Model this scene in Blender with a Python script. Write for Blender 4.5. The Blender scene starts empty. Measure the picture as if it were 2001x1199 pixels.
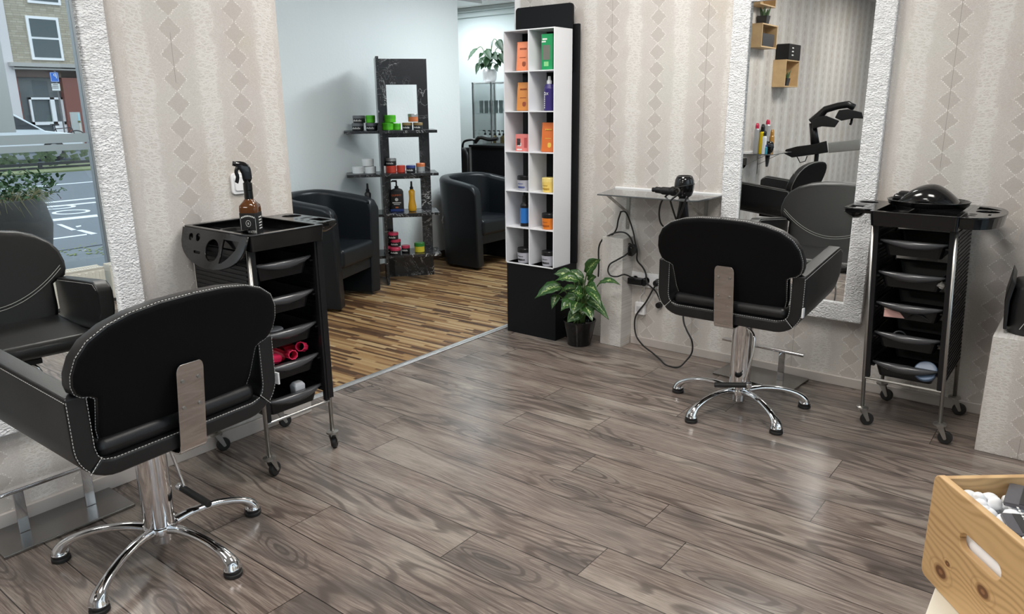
import bpy, bmesh, math, random
from math import sin, cos, pi, radians as rad
from mathutils import Vector, Matrix
random.seed(7)
scene = bpy.context.scene
COL = scene.collection
# ------------------------------------------------------------------ camera model
F, PIT, YAW, ROLL = 1464.23, 0.262863, 0.664338, -0.009939
CAM = Vector((0, 0, 1.42))
fw = Vector((-sin(YAW)*cos(PIT), cos(YAW)*cos(PIT), -sin(PIT)))
r0 = Vector((cos(YAW), sin(YAW), 0)); u0 = r0.cross(fw)
RT = r0*cos(ROLL)+u0*sin(ROLL); UP = -r0*sin(ROLL)+u0*cos(ROLL)
cd = bpy.data.cameras.new('camera'); co = bpy.data.objects.new('camera', cd); COL.objects.link(co)
cd.sensor_fit = 'HORIZONTAL'; cd.sensor_width = 36; cd.lens = F/2001*36; cd.clip_start = .02; cd.clip_end = 300
co.matrix_world = Matrix(((RT.x, UP.x, -fw.x, CAM.x), (RT.y, UP.y, -fw.y, CAM.y), (RT.z, UP.z, -fw.z, CAM.z), (0, 0, 0, 1)))
scene.camera = co
XL, YR = -2.86, 3.925
def ray(x, y): return fw*F+RT*(x-1000.5)-UP*(y-599.5)
def at(x, y, ax, v):
    d = ray(x, y); return CAM+d*((v-CAM[ax])/d[ax])
def mat_l(x, y, ax, v):      # seen by way of the left mirror
    h = at(x, y, 0, -2.83); d = ray(x, y); d.x = -d.x; return h+d*((v-h[ax])/d[ax])
def mat_r(x, y, ax, v):      # seen by way of the back mirror
    h = at(x, y, 1, 3.895); d = ray(x, y); d.y = -d.y; return h+d*((v-h[ax])/d[ax])
# ------------------------------------------------------------------ node helpers
class N:
    def __init__(s, nt, sock): s.nt, s.s = nt, sock
    def op(s, o, *b, clamp=False):
        n = s.nt.nodes.new('ShaderNodeMath'); n.operation = o; n.use_clamp = clamp
        for i, v in enumerate((s,)+b):
            if isinstance(v, N): s.nt.links.new(v.s, n.inputs[i])
            else: n.inputs[i].default_value = v
        return N(s.nt, n.outputs[0])
    def __add__(s, b): return s.op('ADD', b)
    def __radd__(s, b): return s.op('ADD', b)
    def __sub__(s, b): return s.op('SUBTRACT', b)
    def __rsub__(s, b): return (s*-1)+b
    def __mul__(s, b): return s.op('MULTIPLY', b)
    def __rmul__(s, b): return s.op('MULTIPLY', b)
    def __truediv__(s, b): return s.op('DIVIDE', b)
    def floor(s): return s.op('FLOOR')
    def fract(s): return s.op('FRACT')
    def abs(s): return s.op('ABSOLUTE')
    def gt(s, b): return s.op('GREATER_THAN', b)
    def lt(s, b): return s.op('LESS_THAN', b)
    def sstep(s, a, b):
        n = s.nt.nodes.new('ShaderNodeMapRange'); n.interpolation_type = 'SMOOTHSTEP'
        s.nt.links.new(s.s, n.inputs[0]); n.inputs[1].default_value = a; n.inputs[2].default_value = b
        return N(s.nt, n.outputs[0])
class Mat:
    def __init__(m, name, col=(.5, .5, .5), rough=.5, metal=0, spec=.5):
        m.m = bpy.data.materials.new(name); m.m.use_nodes = True; m.nt = m.m.node_tree
        m.b = m.nt.nodes['Principled BSDF']; m.out = m.nt.nodes['Material Output']
        m.set('Base Color', (*col, 1)); m.set('Roughness', rough); m.set('Metallic', metal); m.set('Specular IOR Level', spec)
    def set(m, k, v):
        if isinstance(v, N): m.nt.links.new(v.s, m.b.inputs[k])
        else: m.b.inputs[k].default_value = v
        return m
    def co(m, kind='Object'):
        n = m.nt.nodes.new('ShaderNodeTexCoord'); return N(m.nt, n.outputs[kind])
    def xyz(m, kind='Object'):
        c = m.co(kind); n = m.nt.nodes.new('ShaderNodeSeparateXYZ'); m.nt.links.new(c.s, n.inputs[0])
        return [N(m.nt, o) for o in n.outputs]
    def vec(m, x, y, z=0.):
        n = m.nt.nodes.new('ShaderNodeCombineXYZ')
        for i, v in enumerate((x, y, z)):
            if isinstance(v, N): m.nt.links.new(v.s, n.inputs[i])
            else: n.inputs[i].default_value = v
        return N(m.nt, n.outputs[0])
    def noise(m, v, scale, detail=2, rough=.5, dist=0, color=False):
        n = m.nt.nodes.new('ShaderNodeTexNoise'); m.nt.links.new(v.s, n.inputs['Vector'])
        n.inputs['Scale'].default_value = scale; n.inputs['Detail'].default_value = detail
        n.inputs['Roughness'].default_value = rough; n.inputs['Distortion'].default_value = dist
        return N(m.nt, n.outputs[1 if color else 0])
    def voro(m, v, scale, feat='DISTANCE_TO_EDGE', rnd=1.):
        n = m.nt.nodes.new('ShaderNodeTexVoronoi'); n.feature = feat; m.nt.links.new(v.s, n.inputs['Vector'])
        n.inputs['Scale'].default_value = scale; n.inputs['Randomness'].default_value = rnd
        return N(m.nt, n.outputs['Distance'])
    def white(m, v):
        n = m.nt.nodes.new('ShaderNodeTexWhiteNoise'); n.noise_dimensions = '3D'; m.nt.links.new(v.s, n.inputs['Vector'])
        return N(m.nt, n.outputs[0])
    def mix(m, f, a, b):
        n = m.nt.nodes.new('ShaderNodeMix'); n.data_type = 'RGBA'
        for i, v in ((0, f), (6, a), (7, b)):
            if isinstance(v, N): m.nt.links.new(v.s, n.inputs[i])
            elif i == 0: n.inputs[0].default_value = v
            else: n.inputs[i].default_value = (*v, 1)
        return N(m.nt, n.outputs[2])
    def ramp(m, f, stops):
        n = m.nt.nodes.new('ShaderNodeValToRGB'); m.nt.links.new(f.s, n.inputs[0]); e = n.color_ramp.elements
        while len(e) < len(stops): e.new(.5)
        for i, (p, c) in enumerate(stops): e[i].position = p; e[i].color = (*c, 1)
        return N(m.nt, n.outputs[0])
    def bump(m, h, strength=.3, dist=.01):
        n = m.nt.nodes.new('ShaderNodeBump'); m.nt.links.new(h.s, n.inputs['Height'])
        n.inputs['Strength'].default_value = strength; n.inputs['Distance'].default_value = dist
        m.nt.links.new(n.outputs[0], m.b.inputs['Normal']); return m
def simple(name, col, rough=.45, metal=0, var=.12, scale=30, spec=.5):
    m = Mat(name, col, rough, metal, spec); n = m.noise(m.co(), scale, 3)
    m.set('Base Color', m.mix(n, tuple(c*(1-var) for c in col), tuple(min(1, c*(1+var)) for c in col)))
    return m.m
def emis(name, col, s):
    m = Mat(name, col); m.set('Emission Color', (*col, 1)); m.set('Emission Strength', s); return m.m
def clear(name, tint=(.95, .98, 1), gloss=.12, rough=.02, extra=0., ecol=(.5, .5, .5)):
    m = Mat(name, tint, rough); nt = m.nt
    t = nt.nodes.new('ShaderNodeBsdfTransparent'); t.inputs[0].default_value = (*tint, 1)
    m.set('Base Color', (*ecol, 1))
    fr = nt.nodes.new('ShaderNodeFresnel'); fr.inputs[0].default_value = 1.45
    f = N(nt, fr.outputs[0]); f = (f*(gloss/.04)).op('MINIMUM', .9) + extra
    x = nt.nodes.new('ShaderNodeMixShader'); nt.links.new(f.s, x.inputs[0]); nt.links.new(t.outputs[0], x.inputs[1])
    if extra: nt.links.new(m.b.outputs[0], x.inputs[2])
    else:
        g = nt.nodes.new('ShaderNodeBsdfGlossy'); g.inputs['Roughness'].default_value = rough; nt.links.new(g.outputs[0], x.inputs[2])
    nt.links.new(x.outputs[0], m.out.inputs[0]); return m.m
# ------------------------------------------------------------------ mesh builder
class MB:
    def __init__(s): s.b = bmesh.new()
    def box(s, x0, x1, y0, y1, z0, z1, M=None, taper=None):
        v = []
        for z in (z0, z1):
            for x, y in ((x0, y0), (x1, y0), (x1, y1), (x0, y1)):
                if taper and z == z0:
                    x = (x0+x1)/2+(x-(x0+x1)/2)*taper; y = (y0+y1)/2+(y-(y0+y1)/2)*taper
                p = Vector((x, y, z)); v.append(s.b.verts.new(M @ p if M else p))
        for f in ((3, 2, 1, 0), (4, 5, 6, 7), (0, 1, 5, 4), (1, 2, 6, 5), (2, 3, 7, 6), (3, 0, 4, 7)): s.b.faces.new([v[i] for i in f])
        return s
    def loft(s, loops, cap=True, closed=False, wrap=True):
        R = [[s.b.verts.new(p) for p in l] for l in loops]; n = len(R[0]); k = len(R)
        for i in range(k if closed else k-1):
            a, b = R[i], R[(i+1) % k]
            for j in range(n if wrap else n-1):
                q = (a[j], a[(j+1) % n], b[(j+1) % n], b[j]); q = [v for t, v in enumerate(q) if v not in q[:t]]
                if len(q) > 2:
                    try: s.b.faces.new(q)
                    except ValueError: pass
        if cap and not closed:
            s.b.faces.new(R[0][::-1]); s.b.faces.new(R[-1])
        return s
    def lathe(s, prof, c=(0, 0, 0), n=24, M=None, cap=True):
        L = []
        for r, z in prof:
            l = [Vector((c[0]+max(r, .0002)*cos(2*pi*i/n), c[1]+max(r, .0002)*sin(2*pi*i/n), c[2]+z)) for i in range(n)]
            L.append([M @ p for p in l] if M else l)
        return s.loft(L, cap)
    def cyl(s, p, q, r, r2=None, n=16):
        return s.tube([p, q], [r, r if r2 is None else r2], n)
    def tube(s, path, r, n=8, flat=None, closed=False):
        P = [Vector(p) for p in path]; k = len(P)
        R = r if isinstance(r, (list, tuple)) else [r]*k
        L = []; prev = None
        for i in range(k):
            if closed: t = (P[(i+1) % k]-P[i-1])
            else: t = P[min(i+1, k-1)]-P[max(i-1, 0)]
            t = t.normalized()
            if prev is None:
                a = Vector((0, 0, 1)) if abs(t.z) < .95 else Vector((1, 0, 0))
                u = t.cross(a).normalized()
            else:
                u = (prev-t*prev.dot(t)); u = u.normalized() if u.length > 1e-6 else t.orthogonal().normalized()
            w = u.cross(t); prev = u; fl = flat[i] if flat else 1
            L.append([P[i]+u*(R[i]*cos(2*pi*j/n))+w*(R[i]*fl*sin(2*pi*j/n)) for j in range(n)])
        return s.loft(L, not closed, closed)
    def prism(s, pts, z0, z1, M=None):
        A = [Vector((x, y, z0)) for x, y in pts]; B = [Vector((x, y, z1)) for x, y in pts]
        if M: A = [M @ p for p in A]; B = [M @ p for p in B]
        return s.loft([A, B])
    def ball(s, c, r, n=10, M=None):
        rx, ry, rz = r if isinstance(r, (tuple, list)) else (r, r, r); L = []
        for i in range(1, n):
            a = pi*i/n; L.append([Vector((c[0]+rx*sin(a)*cos(2*pi*j/(2*n)), c[1]+ry*sin(a)*sin(2*pi*j/(2*n)), c[2]-rz*cos(a))) for j in range(2*n)])
        if M: L = [[M @ p for p in l] for l in L]
        return s.loft(L)
    def quad(s, *p):
        s.b.faces.new([s.b.verts.new(Vector(q)) for q in p]); return s
    def plate(s, outlines, th, M=None, bev=0):
        # flat plate with holes; outlines[0] outer, others holes (2D); thickness along z
        cu = bpy.data.curves.new('c', 'CURVE'); cu.dimensions = '2D'; cu.fill_mode = 'BOTH'; cu.extrude = th/2-bev; cu.bevel_depth = bev; cu.bevel_resolution = 2
        for o in outlines:
            sp = cu.splines.new('POLY'); sp.points.add(len(o)-1); sp.use_cyclic_u = True
            for i, (x, y) in enumerate(o): sp.points[i].co = (x, y, 0, 1)
        ob = bpy.data.objects.new('c', cu); me = ob.to_mesh()
        t = bmesh.new(); t.from_mesh(me); bmesh.ops.remove_doubles(t, verts=t.verts, dist=1e-6)
        if M: bmesh.ops.transform(t, matrix=M, verts=t.verts)
        tm = bpy.data.meshes.new('t'); t.to_mesh(tm); t.free(); ob.to_mesh_clear(); s.b.from_mesh(tm)
        bpy.data.meshes.remove(tm); bpy.data.objects.remove(ob); bpy.data.curves.remove(cu); return s
    def text(s, body, size, M, th=.0004):
        cu = bpy.data.curves.new('c', 'FONT'); cu.body = body; cu.size = size; cu.align_x = 'CENTER'; cu.align_y = 'CENTER'; cu.extrude = th; cu.resolution_u = 3
        ob = bpy.data.objects.new('c', cu); me = ob.to_mesh(); t = bmesh.new(); t.from_mesh(me)
        bmesh.ops.transform(t, matrix=M, verts=t.verts); tm = bpy.data.meshes.new('t'); t.to_mesh(tm); t.free(); ob.to_mesh_clear(); s.b.from_mesh(tm)
        bpy.data.meshes.remove(tm); bpy.data.objects.remove(ob); bpy.data.curves.remove(cu); return s
    def build(s, name, m, parent=None, smooth=False, bevel=0, seg=2, kind=None, label=None, loc=None, rot=0, sub=0):
        bmesh.ops.recalc_face_normals(s.b, faces=s.b.faces)
        me = bpy.data.meshes.new(name); s.b.to_mesh(me); s.b.free()
        o = bpy.data.objects.new(name, me); COL.objects.link(o); me.materials.append(m)
        if smooth:
            for p in me.polygons: p.use_smooth = True
        if sub:
            d = o.modifiers.new('s', 'SUBSURF'); d.levels = sub; d.render_levels = sub
        if bevel:
            d = o.modifiers.new('b', 'BEVEL'); d.width = bevel; d.segments = seg; d.limit_method = 'ANGLE'; d.angle_limit = rad(40)
            d.harden_normals = False
            for p in me.polygons: p.use_smooth = True
            w = o.modifiers.new('w', 'WEIGHTED_NORMAL'); w.keep_sharp = True
        if parent: o.parent = parent
        if kind: o['kind'] = kind
        if label: o['label'] = label
        if loc is not None: o.location = loc
        if rot: o.rotation_euler.z = rot
        return o
def tag(o, label, cat, group=None):
    o['label'] = label; o['category'] = cat
    if group: o['group'] = group
    return o
def thing(name, label, cat, loc=(0, 0, 0), rz=0, group=None):
    o = bpy.data.objects.new(name, None); COL.objects.link(o); o.empty_display_size = .05
    o.location = loc; o.rotation_euler.z = rz; return tag(o, label, cat, group)
def copy_tree(o, parent=None):
    c = o.copy(); COL.objects.link(c)
    if parent: c.parent = parent
    for ch in list(o.children): copy_tree(ch, c)
    return c
def circ(cx, cy, r, n=20, ry=None): return [(cx+r*cos(2*pi*i/n), cy+(ry or r)*sin(2*pi*i/n)) for i in range(n)]
def rrect(x0, x1, y0, y1, r, n=5):
    o = []
    for cx, cy, a in ((x1-r, y1-r, 0), (x0+r, y1-r, 90), (x0+r, y0+r, 180), (x1-r, y0+r, 270)):
        for i in range(n+1): t = rad(a+90*i/n); o.append((cx+r*cos(t), cy+r*sin(t)))
    return o
def smoothpath(P, k=6):
    P = [Vector(p) for p in P]; out = []
    for i in range(len(P)-1):
        a, b, c, d = P[max(i-1, 0)], P[i], P[i+1], P[min(i+2, len(P)-1)]
        for j in range(k):
            t = j/k; out.append(.5*((2*b)+(c-a)*t+(2*a-5*b+4*c-d)*t*t+(3*b-a-3*c+d)*t**3))
    out.append(P[-1]); return out
def stitches(mb, path, r=.0011, dash=.006, gap=.004):
    P = [Vector(p) for p in path]; pos = 0; on = True; left = dash; cur = [P[0]]
    for i in range(len(P)-1):
        a, b = P[i], P[i+1]; L = (b-a).length; d = 0
        while L-d > left:
            d += left; q = a.lerp(b, d/L)
            if on: mb.cyl(cur[0], q, r, n=4)
            cur = [q]; on = not on; left = dash if on else gap
        left -= (L-d)
# ------------------------------------------------------------------ materials
def wallpaper(name, axis, P, off, zoff=0.):
    m = Mat(name, rough=.62); x, y, z = m.xyz()
    u = x if axis == 0 else y
    wob = m.noise(m.vec(u, z), 9, 2)-.5
    w1 = m.noise(m.vec(u*60., z*60.), 1, 2)-.5
    cu = (u-off)/P+.5; cell = cu.floor()
    a = ((cu.fract()-.5).abs())*P + w1*.004
    V = .0905; zz = (z-zoff)/V; b = ((zz.fract()-.5).abs())*V + w1*.004
    d = a*(1/.048)+b*(1/.046)+(m.noise(m.vec(u*46., z*46.), 1, 2)-.5)*.34
    dia = d.sstep(1.02, .86)
    fine = m.noise(m.vec(u*420., z*420.), 1, 1)
    sp = m.noise(m.vec(u*150., z*170.), 1, 2)
    cloud = m.noise(m.vec(u, z), 2.2, 3)
    base = m.ramp(cloud, [(.32, (.50, .445, .375)), (.46, (.53, .485, .455)), (.56, (.555, .52, .485)), (.7, (.55, .535, .49))])
    base = m.mix(sp.sstep(.54, .70)*.5, base, (.36, .33, .30))
    # pale scale columns half way between the diamonds
    a2 = (cu+.5).fract()-.5; a2 = a2.abs()*P + wob*.06
    colm = a2.sstep(.075, .012)
    vc = m.voro(m.vec(u*32.+wob*1.5, z*85.+(u*9.).op('SINE')*2), 1., rnd=.8)
    vf = m.voro(m.vec(u*80.+wob*4, z*100.), 1.)
    net = vc.sstep(.16, .03)*colm.sstep(.35, .8) + vf.sstep(.12, .02)*.5*(colm+.55)
    base = m.mix(sp.sstep(.30, .62)*.30, base, (.62, .595, .565)); base = m.mix(colm*.30, base, (.66, .635, .60))
    base = m.mix(net.op('MINIMUM', 1.)*.5, base, (.78, .765, .735))
    base = m.mix(dia*(fine*.55+cloud*.35-.02), base, (.40, .36, .33))
    # beaded outline of the diamonds and a fainter zigzag further out
    dots = ((u*430.).op('SINE')*(z*430.).op('SINE')).abs().sstep(.30, .75)
    edge = (d-1.02).abs().sstep(.11, .03)
    edge2 = (d-1.95).abs().sstep(.07, .03)*.35*m.noise(m.vec(u*7., z*7.), 1, 1).sstep(.42, .62)
    base = m.mix((edge+edge2).op('MINIMUM', 1.)*dots*m.noise(m.vec(u*60., z*60.), 1, 2).sstep(.38, .55)*.8, base, (.93, .91, .88))
    # seam between two strips of paper
    ss = ((cu*.5+.25).fract()-.5).abs()*(2*P)
    base = m.mix(ss.lt(.0012)*m.noise(m.vec(u, z), 1.7).gt(.47)*.7, base, (.25, .23, .21))
    m.set('Base Color', base)
    m.bump(net*.5+fine*.4+edge*dots*.6, .25, .003)
    m.set('Roughness', .55-edge*dots*.2); return m.m
def laminate():
    m = Mat('grey_oak_laminate'); x, y, z = m.xyz()
    W = .188; yy = (y-.035)/W; row = yy.floor(); f = yy.fract()
    rnd = m.white(m.vec(row, 3.7)); xs = x/1.38+rnd*1.0; cell = xs.floor(); fx = xs.fract()
    pr = m.white(m.vec(row, cell, 1.3)); pr2 = m.white(m.vec(row, cell, 8.1))
    px = x+pr*37.; py = y+pr2*11.
    warp = m.noise(m.vec(px*1.6, py*7.), 1, 2)
    grain = m.noise(m.vec(px*4.5, py*150.+warp*14.), 1, 5, .68)
    fineg = m.noise(m.vec(px*14., py*420.), 1, 2)
    # cathedral figure and knots
    n2 = m.noise(m.vec(px*1.25, py*6.5), 1, 1.5, .5)
    rings = ((n2*60.+grain*2.).op('SINE')*.5+.5)
    ringmask = m.noise(m.vec(px*.9+5, py*5.), 1, 1).sstep(.44, .56)
    vk = m.voro(m.vec(px*1.35+warp*.25, py*6.5+warp*.9), 1., 'F1')
    knot = vk.sstep(.13, .03)
    kr = (vk*85.).op('SINE').sstep(.1, .9)*vk.sstep(.46, .12)
    patch = m.noise(m.vec(px*1.9, py*6.), 1, 2)
    base = m.ramp(grain, [(.30, (.090, .066, .056)), (.5, (.215, .168, .142)), (.70, (.36, .30, .258))])
    base = m.mix(patch.sstep(.50, .68)*.6, base, (.40, .35, .30))
    base = m.mix(patch.sstep(.46, .30)*.75, base, (.075, .064, .060))
    base = m.mix(rings.sstep(.5, 1.)*ringmask*.7, base, (.060, .046, .040))
    base = m.mix(vk.sstep(.42, .05)*.45, base, (.085, .075, .072)); base = m.mix(kr*.8, base, (.055, .043, .038))
    base = m.mix(knot*.8, base, (.05, .042, .038))
    base = m.mix(fineg.sstep(.50, .64)*.38, base, (.065, .05, .043))
    base = m.mix(pr*.16, base, (.30, .27, .25))
    e = f.lt(.020); e2 = fx.lt(.0020); seam = e.op('MAXIMUM', e2)
    base = m.mix(seam*.9, base, (.02, .016, .014))
    m.set('Base Color', base); m.set('Roughness', grain*.12+.17); m.set('Specular IOR Level', .5)
    m.bump(fineg*.3+grain*.5-seam*1.5, .10, .002); return m.m
def zebrano():
    m = Mat('striped_parquet'); x, y, z = m.xyz()
    a = rad(-2.5); X = x*cos(a)-y*sin(a); Y = x*sin(a)+y*cos(a)
    W = .0215; yy = Y/W; row = yy.floor(); rn = m.white(m.vec(row, 1.1)); cell = (X/.34+rn*9.).floor()
    c = m.white(m.vec(row, cell, 2.)); g = m.noise(m.vec(X*6., Y*160.), 1, 3)
    base = m.ramp(c, [(0, (.045, .026, .018)), (.22, (.085, .045, .026)), (.4, (.23, .125, .055)), (.6, (.37, .225, .10)), (.8, (.46, .31, .15)), (1., (.56, .42, .24))])
    base = m.mix(g*.55, base, (.16, .085, .04)); m.set('Base Color', base); m.set('Roughness', .30); m.set('Specular IOR Level', .3)
    return m.m
def pebbled():
    m = Mat('white_embossed_leather', (.86, .87, .88), .38); x, y, z = m.xyz(); u = x+y
    v = m.vec(u*60., z*125.+m.noise(m.vec(u*20., z*20.), 1)*7.)
    h = m.noise(v, 1., 3, .6, .8); h2 = m.voro(m.vec(u*120., z*190.), 1., 'SMOOTH_F1')
    m.bump(h+h2*.6, 1., .0085); return m.m
def leather(name, col, rough=.36, b=.12, spec=.32):
    m = Mat(name, col, rough, 0, spec); h = m.voro(m.co(), 420, 'F1'); m.bump(h, b, .002)
    n = m.noise(m.co(), 5, 3); m.set('Roughness', n*.14+rough-.07); return m.m
def marble():
    m = Mat('black_marble', rough=.25); c = m.co(); n = m.noise(c, 3.2, 5, .6, 1.2); n2 = m.noise(c, 9, 4, .6, 2)
    v = (n-.5).abs().sstep(.010, .0)*m.noise(c, 4).sstep(.4, .6); v2 = (n2-.5).abs().sstep(.010, 0)*m.noise(c, 3.1).sstep(.46, .62)*.7
    m.set('Base Color', m.mix((v+v2).op('MINIMUM', 1.), (.012, .012, .014), (.5, .5, .5))); return m.m
def pine():
    m = Mat('pine_wood', rough=.48); x, y, z = m.xyz()
    u = x+y*1.0
    def kd(cx, cz, r):      # distance to a knot, stretched along the grain
        a = (u-cx)*(1/(r*1.15)); b = (z-cz)*(1/(r*.72)); return (a*a+b*b).op('SQRT')
    ks = [kd(.137, .062, .011), kd(.046, .030, .012), kd(.058, .052, .005), kd(.27, .05, .011), kd(.40, .10, .012)]
    k = ks[0]
    for q in ks[1:]: k = k.op('MINIMUM', q)
    w = m.noise(m.vec(u*3.2, z*9.), 1, 2)
    pull = (k*-.55).op('EXPONENT')
    band = m.noise(m.vec(u*1.2, z*16.), 1, 1).sstep(.38, .60)
    g = ((z*560.+w*60.+u*14.+pull*16.).op('SINE')*.5+.5).op('POWER', 2.)*(band*.75+.25)
    f = m.noise(m.vec(u*12., z*420.), 1, 3)
    base = m.mix(g*.72, (.66, .42, .195), (.36, .185, .065))
    base = m.mix(f*.30, base, (.74, .52, .28))
    rg = (k*7.).op('SINE').sstep(-.2, 1)*k.sstep(3.0, 1.0)
    base = m.mix(rg*.5, base, (.33, .16, .055))
    base = m.mix(k.sstep(1.15, .8), base, (.17, .075, .03)); base = m.mix(k.sstep(.45, .25), base, (.33, .16, .07)); m.set('Base Color', base); return m.m
def plaster(name, col, s=60, b=.35):
    m = Mat(name, col, .7); c = m.co(); h = m.noise(c, s, 4, .6)+m.voro(c, s*.7, 'SMOOTH_F1')*.4; m.bump(h, b, .006); return m.m
def leafmat(name, dark, pale, k=.0):
    m = Mat(name, dark, .33); u, v, _ = m.xyz('UV'); c = m.co()
    n = m.noise(c, 95, 3, .6); side = (u-.5).abs()*2.
    f = (n+(.62-side)*.36-((v-.5).abs()*.35)).sstep(.62-k, .72-k)
    base = m.mix(f, dark, pale); base = m.mix((side.lt(.05))*.5, base, pale); m.set('Base Color', base)
    m.set('Subsurface Weight', .0); m.bump((v*26.+side*5.).op('SINE'), .12, .003); return m.m
def brick():
    m = Mat('pale_brick_facade', rough=.85); x, y, z = m.xyz(); r = (z/.085).floor(); f = (z/.085).fract(); w = m.white(m.vec(r, 2.))
    yy = y/.25+w; g = f.lt(.16).op('MAXIMUM', yy.fract().lt(.05)); p = m.white(m.vec(r, yy.floor()))
    m.set('Base Color', m.mix(g, m.mix(p, (.36, .31, .23), (.46, .41, .32)), (.26, .235, .19))); return m.m
def asphalt(name, a, b):
    m = Mat(name, a, .6); c = m.co(); n = m.noise(c, 1.4, 5, .65); g = m.noise(c, 90, 2); m.set('Base Color', m.mix(n*.7+g*.3, a, b)); m.bump(g, .2, .005); return m.m
K = {}
K['wpL'] = wallpaper('snakeskin_wallpaper_left', 1, .275, 1.575, .035); K['wpR'] = wallpaper('snakeskin_wallpaper_back', 0, .29, -2.33, .02)
K['wpX'] = wallpaper('snakeskin_wallpaper_pedestal', 0, .21, -.10, .02); K['wpP'] = wallpaper('snakeskin_wallpaper_pillar', 0, .29, -2.33, .02)
K['floor'] = laminate(); K['floor2'] = zebrano(); K['frame'] = pebbled()
K['leather'] = leather('black_leather', (.009, .009, .0098), .40, .10, .5); K['leather_top'] = leather('black_leather_tub', (.009, .011, .014), .33)
K['suede'] = leather('black_back_cloth', (.006, .006, .0068), .7, .05, .12)
K['thread'] = simple('pale_thread', (.52, .52, .5), .7)
K['chrome'] = Mat('chrome', (.78, .78, .79), .07, 1).m
def brushed():
    m = Mat('brushed_steel', (.62, .59, .56), .2, 1); x, y, z = m.xyz(); n = m.noise(m.vec(x*6, y*6, z*40.), 1, 3, .6, 1.5)
    m.set('Roughness', n*.25+.10); m.set('Base Color', m.mix(n, (.42, .39, .37), (.74, .72, .70))); return m.m
K['steel'] = brushed()
K['zinc'] = simple('zinc_plated_steel', (.38, .37, .35), .32, .9)
K['mirror'] = Mat('mirror_glass', (.90, .92, .91), .0, 1).m
K['gloss'] = Mat('glossy_black_plastic', (.006, .006, .0065), .12).m
K['plastic'] = Mat('black_plastic', (.008, .008, .009), .35, 0, .35).m
K['lip'] = Mat('dark_grey_gloss', (.055, .056, .060), .25).m
K['rubber'] = simple('black_rubber', (.013, .013, .013), .55)
K['marble'] = marble(); K['pine'] = pine(); K['pine2'] = simple('light_wood', (.58, .40, .21), .5, var=.2, scale=14)
K['white'] = plaster('white_rough_plaster', (.80, .85, .86)); K['white2'] = plaster('white_plaster_far', (.78, .86, .87), 25, .1)
K['ceil'] = simple('white_ceiling_paint', (.8, .8, .79), .8, var=.03)
K['base'] = simple('pale_wood_baseboard', (.50, .46, .43), .45, var=.14, scale=8)
K['basedark'] = simple('brown_baseboard', (.10, .065, .045), .5)
K['alu'] = simple('brushed_aluminium', (.72, .72, .72), .3, .85)
K['acryl'] = Mat('milky_white_acrylic', (.82, .83, .86), .35).set('Transmission Weight', .0).m
K['matte'] = Mat('matt_black_board', (.006, .0065, .008), .55, 0, .18).m
K['wplastic'] = Mat('white_plastic', (.85, .85, .86), .3).m
K['cream'] = Mat('cream_lacquer', (.80, .78, .68), .4).m
K['radw'] = Mat('radiator_enamel', (.80, .80, .74), .4).m
K['glass'] = clear('window_glass', (.93, .96, .97), .04)
K['shelfglass'] = clear('smoked_shelf_glass', (.34, .36, .37), .12, .05, .45, (.16, .17, .175))
K['cabglass'] = clear('cabinet_glass', (.985, .998, .998), .025)
K['frost'] = Mat('frosted_film', (.30, .37, .42), .8, 0, .1).m
K['amber'] = Mat('amber_plastic', (.10, .035, .010), .08).m
K['label_k'] = simple('black_label', (.012, .012, .013), .45)
K['ink'] = simple('white_ink', (.75, .75, .73), .6)
K['asph'] = asphalt('asphalt', (.10, .12, .145), (.145, .165, .19)); K['pave'] = asphalt('sidewalk_paving', (.11, .135, .16), (.16, .19, .21))
K['paint'] = simple('road_paint', (.72, .76, .80), .7, var=.08)
K['brick'] = brick()
def cmat(name, col, rough=.35, metal=0): 
    if name not in K: K[name] = simple(name, col, rough, metal, var=.06)
    return K[name]
# ------------------------------------------------------------------ room shell
ZC = 2.75
def st(name, mb, m, **k): return mb.build(name, m, kind='structure', **k)
st('floor', MB().box(-2.975, .46, -5, 3.93, -.06, 0), K['floor'])
st('floor_next_room', MB().box(-8.6, -2.985, -1.5, 8, -.06, 0).box(-2.985, -1.2, 4.06, 8, -.06, 0), K['floor2'])
st('trim_1', MB().box(-3.0, -2.955, 2.06, 3.92, 0, .006).box(-2.987, -2.968, 2.06, 3.92, .006, .009), K['alu'], bevel=.002)
st('wall_left', MB().box(-2.98, XL, -5, 2.055, 0, ZC), K['wpL'])
st('trim_2', MB().box(-3.02, -2.98, -1.5, 2.055, 0, ZC), K['white2'])
st('wall_back', MB().box(-2.985, .46, YR, 4.05, 0, ZC), K['wpR'])
st('trim_3', MB().box(-3.02, -2.983, YR-.012, 4.06, 0, ZC), K['wplastic'])
st('wall_rear', MB().box(-2.98, .46, -5.12, -5, 0, ZC), K['wpR'])
st('baseboard_left', MB().box(XL, XL+.016, -5, 2.055, 0, .06), K['base'], bevel=.003)
st('baseboard_back', MB().box(-2.14, -.26, YR-.016, YR, 0, .05), K['base'], bevel=.003)
st('ceiling', MB().box(-2.98, .46, -5.12, 4.05, ZC, ZC+.1), K['ceil'])
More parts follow.
